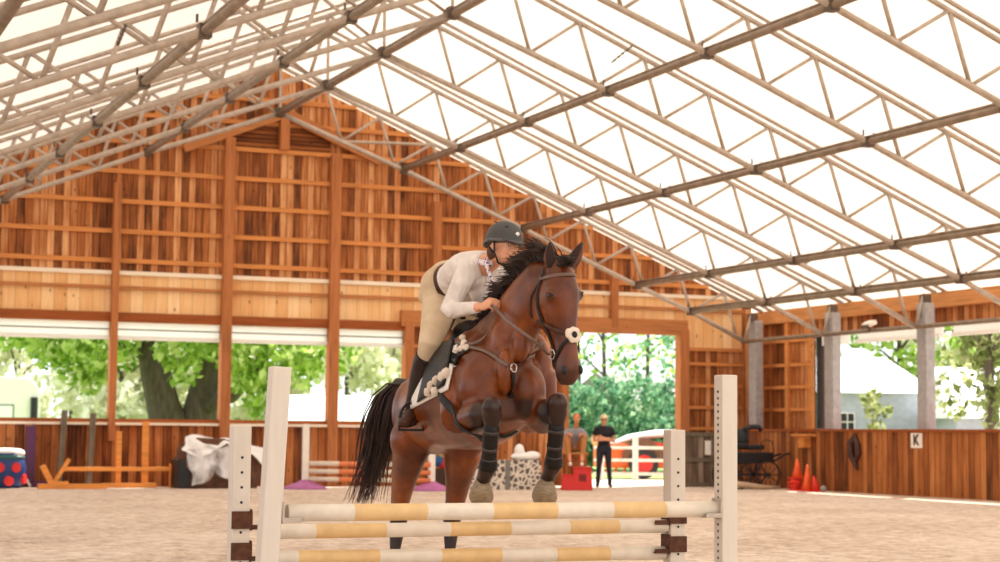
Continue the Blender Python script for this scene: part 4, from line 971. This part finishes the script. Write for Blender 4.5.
def resample(pts, n):
    ls = [0.]
    for a, b in zip(pts, pts[1:]): ls.append(ls[-1]+(b-a).length)
    out = []
    for i in range(n):
        s = ls[-1]*i/(n-1); j = 0
        while j < len(ls)-2 and ls[j+1] < s: j += 1
        k = (s-ls[j])/max(1e-9, ls[j+1]-ls[j]); out.append(pts[j].lerp(pts[j+1], k))
    return out
def strap(mb, pts, wd=.011, th=.003, off=.006, n=24, snap=True):
    """a flat strap laid over the coat along world points"""
    q = resample([V3(p) for p in pts], n); P_ = []; U_ = []
    for p in q:
        a, nn = near(p, off); P_.append(a if snap else p); U_.append(nn)
    for _ in range(5): P_ = [P_[0]]+[(P_[i-1]+P_[i]*2+P_[i+1])/4 for i in range(1, n-1)]+[P_[-1]]
    for i in range(n):
        a, nn = near(P_[i], off)
        if (P_[i]-a).dot(nn) < 0: P_[i] = a
    mb.tube(P_, [(wd, th)]*n, 8, up=U_); return P_
Mhoof = mat('hoof_horn', srgb(148, 128, 100), .6, 0, .25, 30, .3, scale=(1, 1, 3)); Msole = mat('hoof_sole', srgb(96, 82, 66), .8, 0, .2, 20)
M_lth = mat('brown_leather', srgb(74, 44, 30), .5, 0, .15, 30, spec=.3); M_lthd = mat('black_leather', srgb(24, 18, 16), .5, 0, .15, 30, spec=.3); M_lthg = mat('greyish_leather', srgb(108, 84, 72), .5, 0, .12, 30)
M_metal = mat('bright_metal', srgb(200, 196, 190), .25, .9, .05, 10); M_fluff = mat('sheepskin', srgb(244, 226, 206), .95, 0, .08, 60, .8)
def hoof(top, ax, fr, s=1.):
    ax = ax.normalized(); fr = (fr-ax*fr.dot(ax)).normalized(); m = MB()
    m.tube([top-ax*.012, top+ax*.01+fr*.004, top+ax*.05+fr*.012, top+ax*.098+fr*.022, top+ax*.102+fr*.022], [(.044*s, .045*s), (.052*s, .052*s), (.060*s, .060*s), (.068*s, .070*s), (.060*s, .062*s)], 24, up=fr)
    h = m.build('hoof', Mhoof, horse, off=HB, smooth=True)
    m = MB(); m.tube([top+ax*.100+fr*.022, top+ax*.108+fr*.022], [(.064*s, .066*s), (.060*s, .061*s)], 24, up=fr); m.build('horseshoe', M_clamp, h, off=HB)
    return h
hoof(pv(482, 486, 9.93), (Fh-Zv*.42-Rh*.05), -Zv, 1.0); hoof(pv(545.5, 486, 9.97), (Fh-Zv*.40-Rh*.03), -Zv, 1.04)
hoof(pv(389, 608, 11.62), -Zv, -Fh, .95); hoof(pv(448, 608, 11.47), -Zv, -Fh, .95)
# leg boots
M_bstrap = mat('boot_strap_leather', srgb(52, 42, 38), .4)
def boot(pts, nm='leg_boot', r0=.052):
    m = MB(); ps = resample([pv(*p) for p in pts], 9); m.tube(ps, [.041, .044, .044, .043, .042, .042, .044, .050, .053], 18)
    o = m.build(nm, M_lthd, horse, off=HB, smooth=True)
    for k in (1, 4, 6):
        a, b = ps[k], ps[k].lerp(ps[k+1], .55); MB().tube([a, b], .0455, 18).build('boot_strap', M_bstrap, o, off=HB, smooth=True)
boot([(491.5, 424, 9.80), (490, 446, 9.84), (488, 468, 9.89)]); boot([(557, 423, 9.85), (555, 444, 9.89), (553.5, 465, 9.94)])
# eyes, nostrils
for s in (-1, 1):
    e = MB(); RH = Matrix((hL, hF, hA)).transposed(); e.ell(HP(.268, s*.097, .004), (.013, .021, .013), RH, 16, 10); e.build('eye', mat('eye_dark', srgb(18, 10, 8), .08), horse, off=HB, smooth=True)
    e = MB(); e.tube([HP(.262, s*.092, .028), HP(.245, s*.104, .018), HP(.240, s*.108, .002), HP(.250, s*.106, -.016), HP(.268, s*.098, -.026)], [.003, .006, .007, .006, .003], 8); e.build('eyelid', M_coat, horse, off=HB, smooth=True)
    e = MB(); e.ell(HP(.893, s*.050, .004), (.014, .018, .026), RH, 14, 8); e.build('nostril', M_black, horse, off=HB, smooth=True)
Mbe = mat('dark_ear_hair', srgb(48, 28, 20), .9)
for (b_, t_), fw in ((e1, fw1), (e2, fw2)):
    m = MB(); ear(m, b_.lerp(t_, .08), b_.lerp(t_, .93), fw, .78, -.013); m.build('ear_lining', Mbe, horse, off=HB, smooth=True)
# hair
def strands(mb, roots, seed, r=.005, n=4):
    rg = random.Random(seed)
    for pts in roots:
        k = len(pts); rr = [r*(1-.85*(i/(k-1))**1.6)*rg.uniform(.7, 1.2) for i in range(k)]; mb.tube(pts, rr, n, cap=False)
Mhair = mat('dark_horse_hair', srgb(50, 30, 22), .45, 0, .4, 14)
crest = [pv(484, 324, 10.55), pv(498, 303, 10.38), pv(512, 282, 10.2), pv(527, 265, 10.05), pv(543, 255, 9.92), pv(556, 258, 9.85)]
rg = random.Random(2); roots = []
for i in range(950):
    f = rg.random()**.75; p = resample(crest, 40)[min(39, int(f*39.99))]+Vector((rg.gauss(0, .012), rg.gauss(0, .012), rg.gauss(-.01, .01)))
    L = rg.uniform(.06, .105)*(.85+.45*f); lift = rg.uniform(.7, 1.7) if f > .55 else rg.uniform(.1, .7)
    tf = math.sin(f*23)*.35+math.sin(f*51+1)*.2; lift += tf; L *= 1.12+.35*tf; side_ = -Rh*(.55+rg.gauss(0, .14))+Fh*rg.gauss(.05, .12); d = (side_+Zv*lift).normalized(); q = [p-d*.01]
    for k in range(6):
        q.append(q[-1]+d*L/6); d = (d-Zv*rg.uniform(.12, .30)-Rh*.06+Vector((rg.gauss(0, .035), rg.gauss(0, .035), 0))).normalized()
    roots.append(q)
mm = MB(); strands(mm, roots, 3, .0050); mm.build('mane', Mhair, horse, off=HB, smooth=True)
roots = []
for i in range(90):
    p = HP(rg.uniform(-.04, .03), rg.uniform(-.045, .02), rg.uniform(.0, .04)); d = (hF*rg.uniform(.3, .9)+Rh*rg.uniform(-.2, .25)+Zv*rg.uniform(0, .45)).normalized(); L = rg.uniform(.05, .10); q = [p]
    for k in range(5): q.append(q[-1]+d*L/5); d = (d-Zv*.28).normalized()
    roots.append(q)
mm = MB(); strands(mm, roots, 4, .005); mm.build('forelock', Mhair, horse, off=HB, smooth=True)
roots = []; ctl = [pv(412, 384, 12.0), pv(399, 384, 12.08), pv(388, 397, 12.14), pv(382, 422, 12.18), pv(378, 450, 12.2), pv(371, 477, 12.2), pv(364, 502, 12.2)]
for i in range(520):
    a, b, c = rg.gauss(0, 1), rg.gauss(0, 1), rg.random(); k_ = len(ctl); q = []; ln = .55+.45*rg.random()
    cc = resample(ctl, 9)
    for j, p in enumerate(cc[:max(4, int(9*ln)+1)]):
        f = j/8; w_ = .016+.034*min(1, f*2.4)*(1+.1*f); q.append(p+Rh*a*w_*.9+Fh*b*w_+Rh*(.03*f*math.sin(6*f+c*6))+Zv*(.02*math.sin(c*9+5*f))*f)
    roots.append(q)
mm = MB(); mm.tube(ctl[:4], [.03, .045, .04, .015], 12); strands(mm, roots, 5, .0065); mm.build('tail', Mhair, horse, off=HB, smooth=True)
# ---- bridle
br = MB()
br.tube([HR(.105, a, 1.07) for a in range(190, -15, -12)], [(.010, .004)]*len(range(190, -15, -12)), 8, up=[HR(.105, a, 1.07)-HR(.105, a, .5) for a in range(190, -15, -12)])
bridle = br.build('browband', M_lthg, horse, off=HB, smooth=True)
for s, a0 in ((-1, 180), (1, 0)):
    b2 = MB(); strap(b2, [HR(.02, a0, 1.1), HR(.10, a0-s*8, 1.06), HR(.25, a0-s*14, 1.06), HR(.45, a0-s*10, 1.06), HR(.62, a0-s*18, 1.08), HR(.76, a0-s*22, 1.1)], .012, .004, .008); b2.build('cheekpiece', M_lthd, horse, off=HB, smooth=True)
    b2 = MB(); strap(b2, [HR(.10, a0-s*12, 1.06), HR(.22, a0-s*45, 1.05), HR(.36, a0-s*75, 1.05)], .007, .0025, .006); b2.build('throat_lash', M_lth, horse, off=HB, smooth=True)
    b2 = MB(); strap(b2, [HR(.44, a0-s*30, 1.05), HR(.50, a0, 1.05), HR(.575, a0+s*45, 1.05), HR(.62, 90, 1.06)], .0125, .004, .008); b2.build('noseband', M_lth, horse, off=HB, smooth=True)
    b2 = MB(); strap(b2, [HR(.62, 90, 1.06), HR(.68, a0+s*40, 1.06), HR(.76, a0, 1.08), HR(.83, a0-s*40, 1.08), HR(.84, 270, 1.06)], .010, .0035, .008); b2.build('noseband_flash', M_lthd, horse, off=HB, smooth=True)
    c = HP(.74, s*.062, -.085); m = MB(); m.tube([c+hA*(.026*math.cos(2*PI*i/16))+hF*(.026*math.sin(2*PI*i/16)) for i in range(17)], .004, 6); m.build('bit_ring', M_metal, horse, off=HB, smooth=True)
m = MB(); c = HP(.61, 0, .047)
for dx, dz in ((-.032, 0), (.030, .005), (0, -.026), (-.012, .024), (.014, .024), (-.03, -.016), (.02, -.02)): m.ell(c+hL*dx+hA*dz, (.021, .013, .021), Matrix((hL, hF, hA)).transposed(), 12, 8)
fl_ = fuse(m, 'nose_fluff', M_fluff, horse, off=HB, voxel=.006, smooth=2); MB().ell(c+hF*.012, (.016, .006, .018), Matrix((hL, hF, hA)).transposed()).build('disc', M_lthd, fl_, off=HB, smooth=True)
# ---- breastplate: ring on the chest with three straps
ringc, rn = hit(512, 368, .012)
m = MB(); x_ = rn.cross(Zv).normalized(); y_ = rn.cross(x_)
m.tube([ringc+x_*.024*math.cos(2*PI*i/16)+y_*.024*math.sin(2*PI*i/16) for i in range(17)], .0048, 6); bp1 = m.build('breastplate_ring', M_metal, horse, off=HB, smooth=True)
def pstrap(pix, name, m_, wd=.013, th=.003, off=.008, n=26, extra=()):
    b2 = MB(); strap(b2, [hit(u, v)[0] for u, v in pix]+[V3(e) for e in extra], wd, th, off, n); return b2.build(name, m_, horse, off=HB, smooth=True)
pstrap([(508, 366), (495, 357), (480, 350), (470, 348)], 'breast_strap', M_lthg, .012)
pstrap([(516, 366), (526, 358), (536, 350), (543, 343)], 'breast_strap', M_lthg, .012)
pstrap([(512, 373), (512, 385), (511, 398)], 'breast_strap', M_lthd, .017)
pstrap([(470, 350), (460, 356), (448, 364), (441, 374)], 'breast_strap', M_lthd, .013)
#a0-s*RIDER
# ------------------------------------------------------------------ saddle
sb = np.array([pv(452, 434, 10.95).x, pv(452, 434, 10.95).y, 1.7])
saddle = thing('saddle', 'black jumping saddle with white pad and stirrups on the bay horse', 'saddle', sb)
def mirror(p):
    # centre line of the trunk at this depth
    y = p.y; a, b = pv(438, 434, 11.65), pv(496, 434, 10.25); k = (y-a.y)/(b.y-a.y); xc = a.x+(b.x-a.x)*k
    return Vector((2*xc-p.x, p.y, p.z))
def patch(quad, nu, nv, off, th, both=False):
    """quad: 4 pixel corners (tl, tr, br, bl) laid over the coat"""
    out = []
    for flip in ((False, True) if both else (False,)):
        vs = []; ns = []
        for j in range(nv+1):
            for i in range(nu+1):
                a, b = i/nu, j/nv
                x = (quad[0][0]*(1-a)+quad[1][0]*a)*(1-b)+(quad[3][0]*(1-a)+quad[2][0]*a)*b
                y = (quad[0][1]*(1-a)+quad[1][1]*a)*(1-b)+(quad[3][1]*(1-a)+quad[2][1]*a)*b
                p, q = hit(x, y, 0); 
                if flip: p, q = near(mirror(p), 0)
                vs.append(p+q*off); ns.append(q)
        N = len(vs); W = nu+1; m = MB()
        fs = [(j*W+i, j*W+i+1, (j+1)*W+i+1, (j+1)*W+i) for j in range(nv) for i in range(nu)]
        fs2 = [tuple(N+k for k in f[::-1]) for f in fs]
        ring = [i for i in range(W)]+[j*W+nu for j in range(1, nv+1)]+[nv*W+i for i in range(nu-1, -1, -1)]+[j*W for j in range(nv-1, 0, -1)]
        sd2 = [(ring[k], ring[(k+1) % len(ring)], N+ring[(k+1) % len(ring)], N+ring[k]) for k in range(len(ring))]
        m.add([v+n_*th for v, n_ in zip(vs, ns)]+vs, fs+fs2+sd2); out.append(m)
    return out
for m in patch([(424, 362), (459, 345), (449, 390), (405, 413)], 14, 14, .004, .010, True): m.build('saddle_pad', M_fluff if False else M_white, saddle, off=sb, smooth=True)
for m in patch([(434, 350), (457, 341), (447, 386), (421, 402)], 14, 14, .016, .012, True): m.build('flap', M_lthd, saddle, off=sb, smooth=True)
m = MB(); slab(m, [(pv(441, 340, 11.3), pv(443, 358, 11.3), .16), (pv(444, 343, 11.2), pv(446, 362, 11.2), .17), (pv(449, 345, 11.05), pv(452, 362, 11.05), .12), (pv(456, 340, 10.9), pv(460, 358, 10.9), .09), (pv(464, 321, 10.8), pv(467, 354, 10.8), .085), (pv(471, 319, 10.72), pv(472, 350, 10.72), .075), (pv(476, 324, 10.66), pv(476, 346, 10.66), .05)], 20)
fuse(m, 'seat', M_lthd, saddle, off=sb, voxel=.014, smooth=4)
def gs(pix, name, m_, wd, th=.004, off=.010, n=24, par=None):
    b2 = MB(); strap(b2, [hit(u, v)[0] for u, v in pix], wd, th, off, n); return b2.build(name, m_, par or saddle, off=sb, smooth=True)
gs([(437, 384), (447, 402), (458, 420), (470, 434), (486, 441), (500, 440), (516, 430)], 'girth', M_lthd, .022, .006)
gs([(452, 352), (447, 366), (445, 380)], 'pad_edge', M_fluff, .016, .008, .012)
m = MB()
for u, v in ((436, 386), (441, 381), (446, 378), (450, 374), (433, 392), (440, 392)): m.ell(hit(u, v, .026)[0], (.036, .02, .034))
fuse(m, 'girth_fleece', M_fluff, saddle, off=sb, voxel=.014, smooth=2)
m = MB()
for u, v in ((464, 339), (466, 344), (463, 350), (468, 349), (459, 352)): m.ell(hit(u, v, .015)[0], (.022, .02, .022))
fuse(m, 'breast_fleece', M_fluff, horse, off=HB, voxel=.01, smooth=2)
# stirrups: right one seen, left one on the far side
def stirrup(c, top, nm='stirrup'):
    s_ = MB(); c = V3(c); n = 20; pts = []
    for i in range(n+1):
        a = PI*i/n; pts.append(c+Rh*(.07*math.cos(a))+Zv*(.02+.14*math.sin(a)**.8))
    s_.tube(pts, .0085, 8); s_.bar(c-Rh*.074, c+Rh*.074, .014, .05, up=(0, 1, 0)); s_.tube([c-Rh*.07, c-Rh*.07+Zv*.03], .0065, 8); s_.tube([c+Rh*.07, c+Rh*.07+Zv*.03], .0065, 8)
    o = s_.build('stirrup_iron', M_lthd, saddle, off=sb, smooth=False, bevel=.002)
    t = MB(); a = c+Zv*.158; t.tube([a, a.lerp(top, .5), top], [(.013, .004)]*3, 8, up=(-Rh-Fh*.3)); t.build('stirrup_leather', M_lth, saddle, off=sb, smooth=True)
rs = pv(411, 430, 10.80); stirrup(rs, hit(437, 362, .03)[0])
stirrup(mirror(rs), near(mirror(hit(437, 362, .03)[0]), .03)[0])

# ------------------------------------------------------------------ rider
RB = np.array([pv(450, 434, 10.9).x, pv(450, 434, 10.9).y, 1.0])
rider = thing('person', 'rider in grey helmet, white shirt, beige breeches and tall boots crouched over the saddle', 'person', RB)
b = MB()
A40 = math.radians(38); fF = (Rh*math.sin(A40)-Fh*math.cos(A40)-Zv*.08).normalized(); fR = (fF.cross(Zv)).normalized(); fU = fR.cross(fF)
tl = Matrix.Rotation(math.radians(-6), 3, fF); fU = tl @ fU; fR = fF.cross(fU)
RHd = Matrix((fR, fF, fU)).transposed()
hc = pv(504, 246.5, 10.36); head(b, hc, RHd, .98)
for s in (-1, 1): b.ell(hc+fR*(.034*s)+fF*.070-fU*.002, (.019, .010, .010), RHd, 10, 6)
def J(u, v, d): return pv(u, v, d)
b.tube([J(483, 266, 10.52), J(493, 260, 10.46), J(499, 255, 10.41)], [.065, .054, .050], 14)
pel, wst, cst, shb = J(447, 292, 11.05), J(456, 279, 10.88), J(472, 271, 10.66), J(485, 262, 10.53)
b.tube([pel, wst, cst, shb], [(.14, .11), (.115, .09), (.135, .095), (.085, .055)], 18, up=Zv)
rS, rE, rW = J(467, 271, 10.46), J(448, 311, 10.44), J(480, 307, 10.16)
lS, lE, lW = J(497, 270, 10.66), J(513, 308, 10.52), J(502, 309, 10.22)
rK, rA = J(430, 347, 10.60), J(413, 404, 10.90)
lH, lK, lA = J(458, 312, 11.12), mirror(rK), mirror(rA)
rH = J(439, 298, 10.96)
b.tube([rS, rE, rE.lerp(rW, .05), rW], [.048, .042, .041, .027], 12); b.tube([lS, lE, lW], [.048, .042, .028], 12)
b.tube([rH, rK, rA], [.088, .058, .038], 14); b.tube([lH, lK, lA], [.088, .058, .038], 14)
hd1 = (J(492, 303, 10.10)-rW).normalized()
hand(b, rW, hd1, (Zv*.6-Fh*.6-Rh*.35), -1, .95, 1.02)
hand(b, lW, (J(500, 302, 10.14)-lW).normalized(), (Zv*.7+Rh*.5), 1, .95, .98)
rbody = fuse(b, 'body', SKIN, rider, off=RB, voxel=.0075, smooth=3, fac=.45)
Mey = mat('eye_white', srgb(236, 232, 226), .3); Mir = mat('iris', srgb(50, 34, 24), .2); Mlip = mat('lips', srgb(186, 92, 80), .4)
for s in (-1, 1):
    e = MB(); e.ell(hc+(fR*(.034*s)+fF*.0825-fU*.001), (.0105, .006, .0058), RHd, 14, 8); eo = e.build('eye', Mey, rider, off=RB, smooth=True)
    e = MB(); e.ell(hc+(fR*(.036*s)+fF*.0880-fU*.001), (.0045, .002, .0050), RHd, 12, 8); e.build('iris', Mir, eo, off=RB, smooth=True)
    e = MB(); e.tube([hc+(fR*(.016*s)+fF*.0905+fU*.017), hc+(fR*(.034*s)+fF*.0890+fU*.022), hc+(fR*(.052*s)+fF*.076+fU*.016)], [.003, .0042, .002], 8); e.build('eyebrow', mat('brow', srgb(98, 62, 40), .8), rider, off=RB, smooth=True)
e = MB(); e.ell(hc+(fF*.0915-fU*.0605), (.021, .008, .0045), RHd, 14, 8); e.ell(hc+(fF*.090-fU*.0675), (.017, .008, .0055), RHd, 14, 8); e.build('lips', Mlip, rider, off=RB, smooth=True)
# helmet
Mhel = mat('grey_helmet', srgb(66, 64, 64), .6, 0, .1, 40); Mhel2 = mat('helmet_band', srgb(92, 88, 86), .5)
m = MB(); hu = hc+fU*.048-fF*.010; n = 26; vs = []; rings = 11
for j in range(rings+1):
    ph = PI/2*j/rings
    for i in range(n):
        a = 2*PI*i/n; rx, ry, rz = .100, .124, .098
        low = -.030 if j == rings else 0
        back = -.038*max(0, -math.sin(a))*(j/rings)**3
        vs.append(hu+fR*(rx*math.sin(ph)*math.cos(a))+fF*(ry*math.sin(ph)*math.sin(a))+fU*(rz*math.cos(ph)+low*(j/rings)**4+back))
fs = [(j*n+i, j*n+(i+1) % n, (j+1)*n+(i+1) % n, (j+1)*n+i) for j in range(rings) for i in range(n)]
fs.append(tuple(rings*n+i for i in range(n))); m.add(vs, fs)
bm_ = m; peak = [hu+fU*(-.030)+fF*(.118)+fR*x*.062 for x in (-1, 0, 1)]
m.tube([hu-fU*.020+fF*.085, hu-fU*.026+fF*.125, hu-fU*.036+fF*.158], [(.082, .010), (.078, .007), (.045, .004)], 18, up=fU)
hel = fuse(m, 'helmet', Mhel, rider, off=RB, voxel=.006, smooth=2)
m = MB(); m.tube([hu+fR*(.103*math.cos(a))+fF*(.127*math.sin(a))+fU*(-.024-.030*max(0, -math.sin(a))) for a in [2*PI*i/30 for i in range(31)]], [(.004, .008)]*31, 8, up=fU); m.build('helmet_rim', Mhel2, hel, off=RB, smooth=True)
m = MB(); q = hu+fF*.112+fR*-.0+fU*.022; m.ell(q+fF*.006, (.015, .006, .015), RHd, 16, 8); m.build('helmet_badge', M_metal, hel, off=RB, smooth=True)
for s in (-1, 1):
    m = MB(); m.bar(hu+fR*.05*s+fF*.085+fU*.055, hu+fR*.045*s-fF*.05+fU*.09, .016, .006, up=fU); m.build('helmet_vent', M_black, hel, off=RB)
m = MB()
for s in (-1, 1):
    m.tube([hc+fR*.086*s+fU*.02+fF*.015, hc+fR*.080*s-fU*.045+fF*.022, hc+fR*.055*s-fU*.100+fF*.036, hc-fU*.122+fF*.050], [(.008, .003)]*4, 8, up=fR)
    m.tube([hc+fR*.088*s+fU*.01-fF*.06, hc+fR*.080*s-fU*.05+fF*.018], [(.006, .003)]*2, 8, up=fR)
m.build('chin_strap', M_lthd, rider, off=RB, smooth=True)
m = MB(); m.ell(hc-fF*.070-fU*.035, (.062, .040, .050), RHd, 14, 10); m.ell(hc-fF*.088-fU*.06, (.035, .03, .035), RHd, 12, 8); fuse(m, 'hair', mat('brown_hair', srgb(96, 60, 38), .6), rider, off=RB, voxel=.01, smooth=2)
# shirt
m = MB()
m.tube([J(453, 283, 10.93), J(458, 280, 10.87), J(464, 276, 10.78), cst, J(480, 266, 10.58), J(488, 261, 10.50)], [(.138, .115), (.142, .115), (.150, .118), (.168, .120), (.145, .095), (.072, .062)], 22, up=Zv)
m.ell(cst+Fh*-.05-Zv*.055+Rh*.03, (.12, .10, .07)); m.ell(J(462, 290, 10.86), (.11, .12, .08)); m.ell(J(483, 290, 10.62), (.085, .09, .09))
m.tube([J(476, 267, 10.56), rS, rS.lerp(rE, .5), rE, rE.lerp(rW, .12), rE.lerp(rW, .5), rE.lerp(rW, .93)], [.072, .068, .055, .051, .050, .042, .034], 16)
m.tube([J(488, 266, 10.6), lS, lS.lerp(lE, .5), lE, lE.lerp(lW, .5), lE.lerp(lW, .93)], [.07, .072, .060, .053, .045, .035], 16)
def shirtm():
    t = NT('white_shirt'); co = t.coord(); n = t.noise(co, 14., 4); w_ = t.n('ShaderNodeTexWave'); w_.inputs['Scale'].default_value = 9.; w_.inputs['Distortion'].default_value = 6.; t.l(co, w_.inputs['Vector'])
    t.l(t.ramp(n, [(.3, srgb(216, 204, 196)), (.7, srgb(236, 226, 218))]), t.b.inputs['Base Color']); t.b.inputs['Roughness'].default_value = .85; t.bump(w_.outputs['Fac'], .35, .012); return t.m
shirt_o = fuse(m, 'shirt', shirtm(), rider, off=RB, voxel=.009, smooth=4)
# collar with purple print and dark trim
def collm():
    t = NT('printed_collar'); v = t.n('ShaderNodeTexVoronoi'); v.inputs['Scale'].default_value = 60.; t.l(t.coord(), v.inputs['Vector'])
    t.l(t.ramp(v.outputs['Distance'], [(.25, srgb(92, 52, 122)), (.45, srgb(236, 222, 226))]), t.b.inputs['Base Color']); t.b.inputs['Roughness'].default_value = .9; return t.m
Mcol = collm()
cn = J(491, 263, 10.46); m = MB(); m.tube([cn+Rh*(.074*math.cos(a))-Fh*(.070*math.sin(a))+Zv*(.012-.02*math.sin(a)) for a in [PI*(.45+1.75*i/16) for i in range(17)]], [(.006, .017)]*17, 8, up=Zv); m.build('collar', Mcol, rider, off=RB, smooth=True)
m = MB(); m.tube([J(486, 258, 10.37), J(487, 268, 10.36), J(491, 278, 10.36), J(495, 287, 10.38)], [(.010, .006)]*4, 8, up=-Fh); m.build('placket', Mcol, rider, off=RB, smooth=True)
# breeches, belt
m = MB(); m.tube([J(453, 278, 10.93), J(448, 284, 11.0), J(447, 296, 11.06), J(449, 306, 11.06)], [(.145, .125), (.172, .145), (.18, .15), (.13, .12)], 22, up=(0, 1, 0))
m.ell(J(437, 288, 11.12), (.10, .12, .11)); m.ell(J(454, 290, 11.2), (.10, .12, .11))
m.tube([J(442, 292, 11.0), J(438, 312, 10.86), J(434, 332, 10.70), rK, rK.lerp(rA, .16)], [.116, .100, .084, .072, .062], 18)
m.tube([lH, lH.lerp(lK, .5), lK, lK.lerp(lA, .16)], [.115, .10, .074, .062], 18)
def breem():
    t = NT('beige_breeches'); co = t.coord(); n = t.noise(co, 9., 4); w_ = t.n('ShaderNodeTexWave'); w_.inputs['Scale'].default_value = 4.; w_.inputs['Distortion'].default_value = 5.; t.l(co, w_.inputs['Vector'])
    t.l(t.ramp(n, [(.3, srgb(196, 170, 138)), (.7, srgb(216, 192, 160))]), t.b.inputs['Base Color']); t.b.inputs['Roughness'].default_value = .85; t.bump(w_.outputs['Fac'], .25, .01); return t.m
bree_o = fuse(m, 'breeches', breem(), rider, off=RB, voxel=.010, smooth=4)
m = MB(); bc = J(451, 280, 10.93); bt = (Rh*.80-Fh*.55+Zv*.12).normalized(); bu = (Fh*.9+Zv*.3); bx_ = bt.cross(bu).normalized(); by_ = bx_.cross(bt)
bb = MB(); [bb.add([v.co for v in o_.data.vertices], [tuple(p.vertices) for p in o_.data.polygons]) for o_ in (shirt_o, bree_o)]
bt_ = BVHTree.FromPolygons([Vector(v)+V3(RB) for v in bb.v], bb.f); bp3 = []
for i in range(33):
    a = 2*PI*i/32; dd = (bx_*math.cos(a)+by_*math.sin(a)); h_ = bt_.ray_cast(bc+dd*.5, -dd); bp3.append((h_[0] if h_[0] is not None else bc+dd*.15)+dd*.005)
m.tube(bp3, [(.004, .021)]*33, 8, up=bt); m.build('belt', M_lth, rider, off=RB, smooth=True)
# boots
def rboot(K, A, toe, heel):
    m = MB(); d = (A-K)
    m.tube([K+d*.13, K+d*.3, K+d*.55, K+d*.8, A, A-Zv*.04], [.070, .075, .068, .054, .048, .050], 18)
    o = fuse(m, 'boot', mat('brown_boot', srgb(40, 24, 18), .45, 0, .2, 8, spec=.3), rider, off=RB, voxel=.009, smooth=3)
    m = MB(); m.tube([heel, A-Zv*.05, A.lerp(toe, .55)-Zv*.03, toe], [(.042, .048), (.050, .056), (.052, .044), (.044, .032)], 16, up=Zv); m.ell(toe, (.046, .048, .034)); m.ell(heel, (.042, .046, .046))
    f = fuse(m, 'foot', M_lth, o, off=RB, voxel=.008, smooth=3)
    m = MB(); up_ = Zv
    for i in range(5):
        c = A.lerp(toe, .15+.13*i)-Zv*(.005+.006*i)+Zv*.012; m.tube([c-Rh*.04+Zv*.01, c+Zv*.026, c+Rh*.04+Zv*.01], .0035, 6)
    m.build('laces', M_lthd, o, off=RB)
    m = MB(); m.tube([heel-Zv*.035, toe-Zv*.026], [(.04, .008), (.04, .008)], 12, up=Zv); m.build('sole', M_black, o, off=RB)
rboot(rK, rA, J(405, 422, 10.80), J(412, 418, 10.99))
rboot(lK, lA, mirror(J(405, 422, 10.80)), mirror(J(412, 418, 10.99)))
# reins from the bit to the hands
hr = J(491, 305, 10.09); hl = J(499, 303, 10.14)
m = MB(); bitR = HP(.74, -.066, -.11); m.tube(resample([bitR, J(533, 340, 9.66), J(519, 330, 9.76), J(505, 319, 9.93), J(496, 309, 10.05), hr], 14), [(.009, .003)]*14, 8, up=Rh*-.6-Fh); m.build('rein', M_lthg, horse, off=HB, smooth=True)
m = MB(); bitL = HP(.74, .066, -.11); m.tube(resample([bitL, J(562, 335, 9.95), J(545, 318, 10.12), J(520, 300, 10.2), hl], 14), [(.009, .003)]*14, 8, up=Rh-Fh); m.build('rein', M_lthg, horse, off=HB, smooth=True)
pstrap([(486, 312), (474, 322), (462, 332), (453, 344)], 'rein_loop', M_lthg, .010, .003, .012)
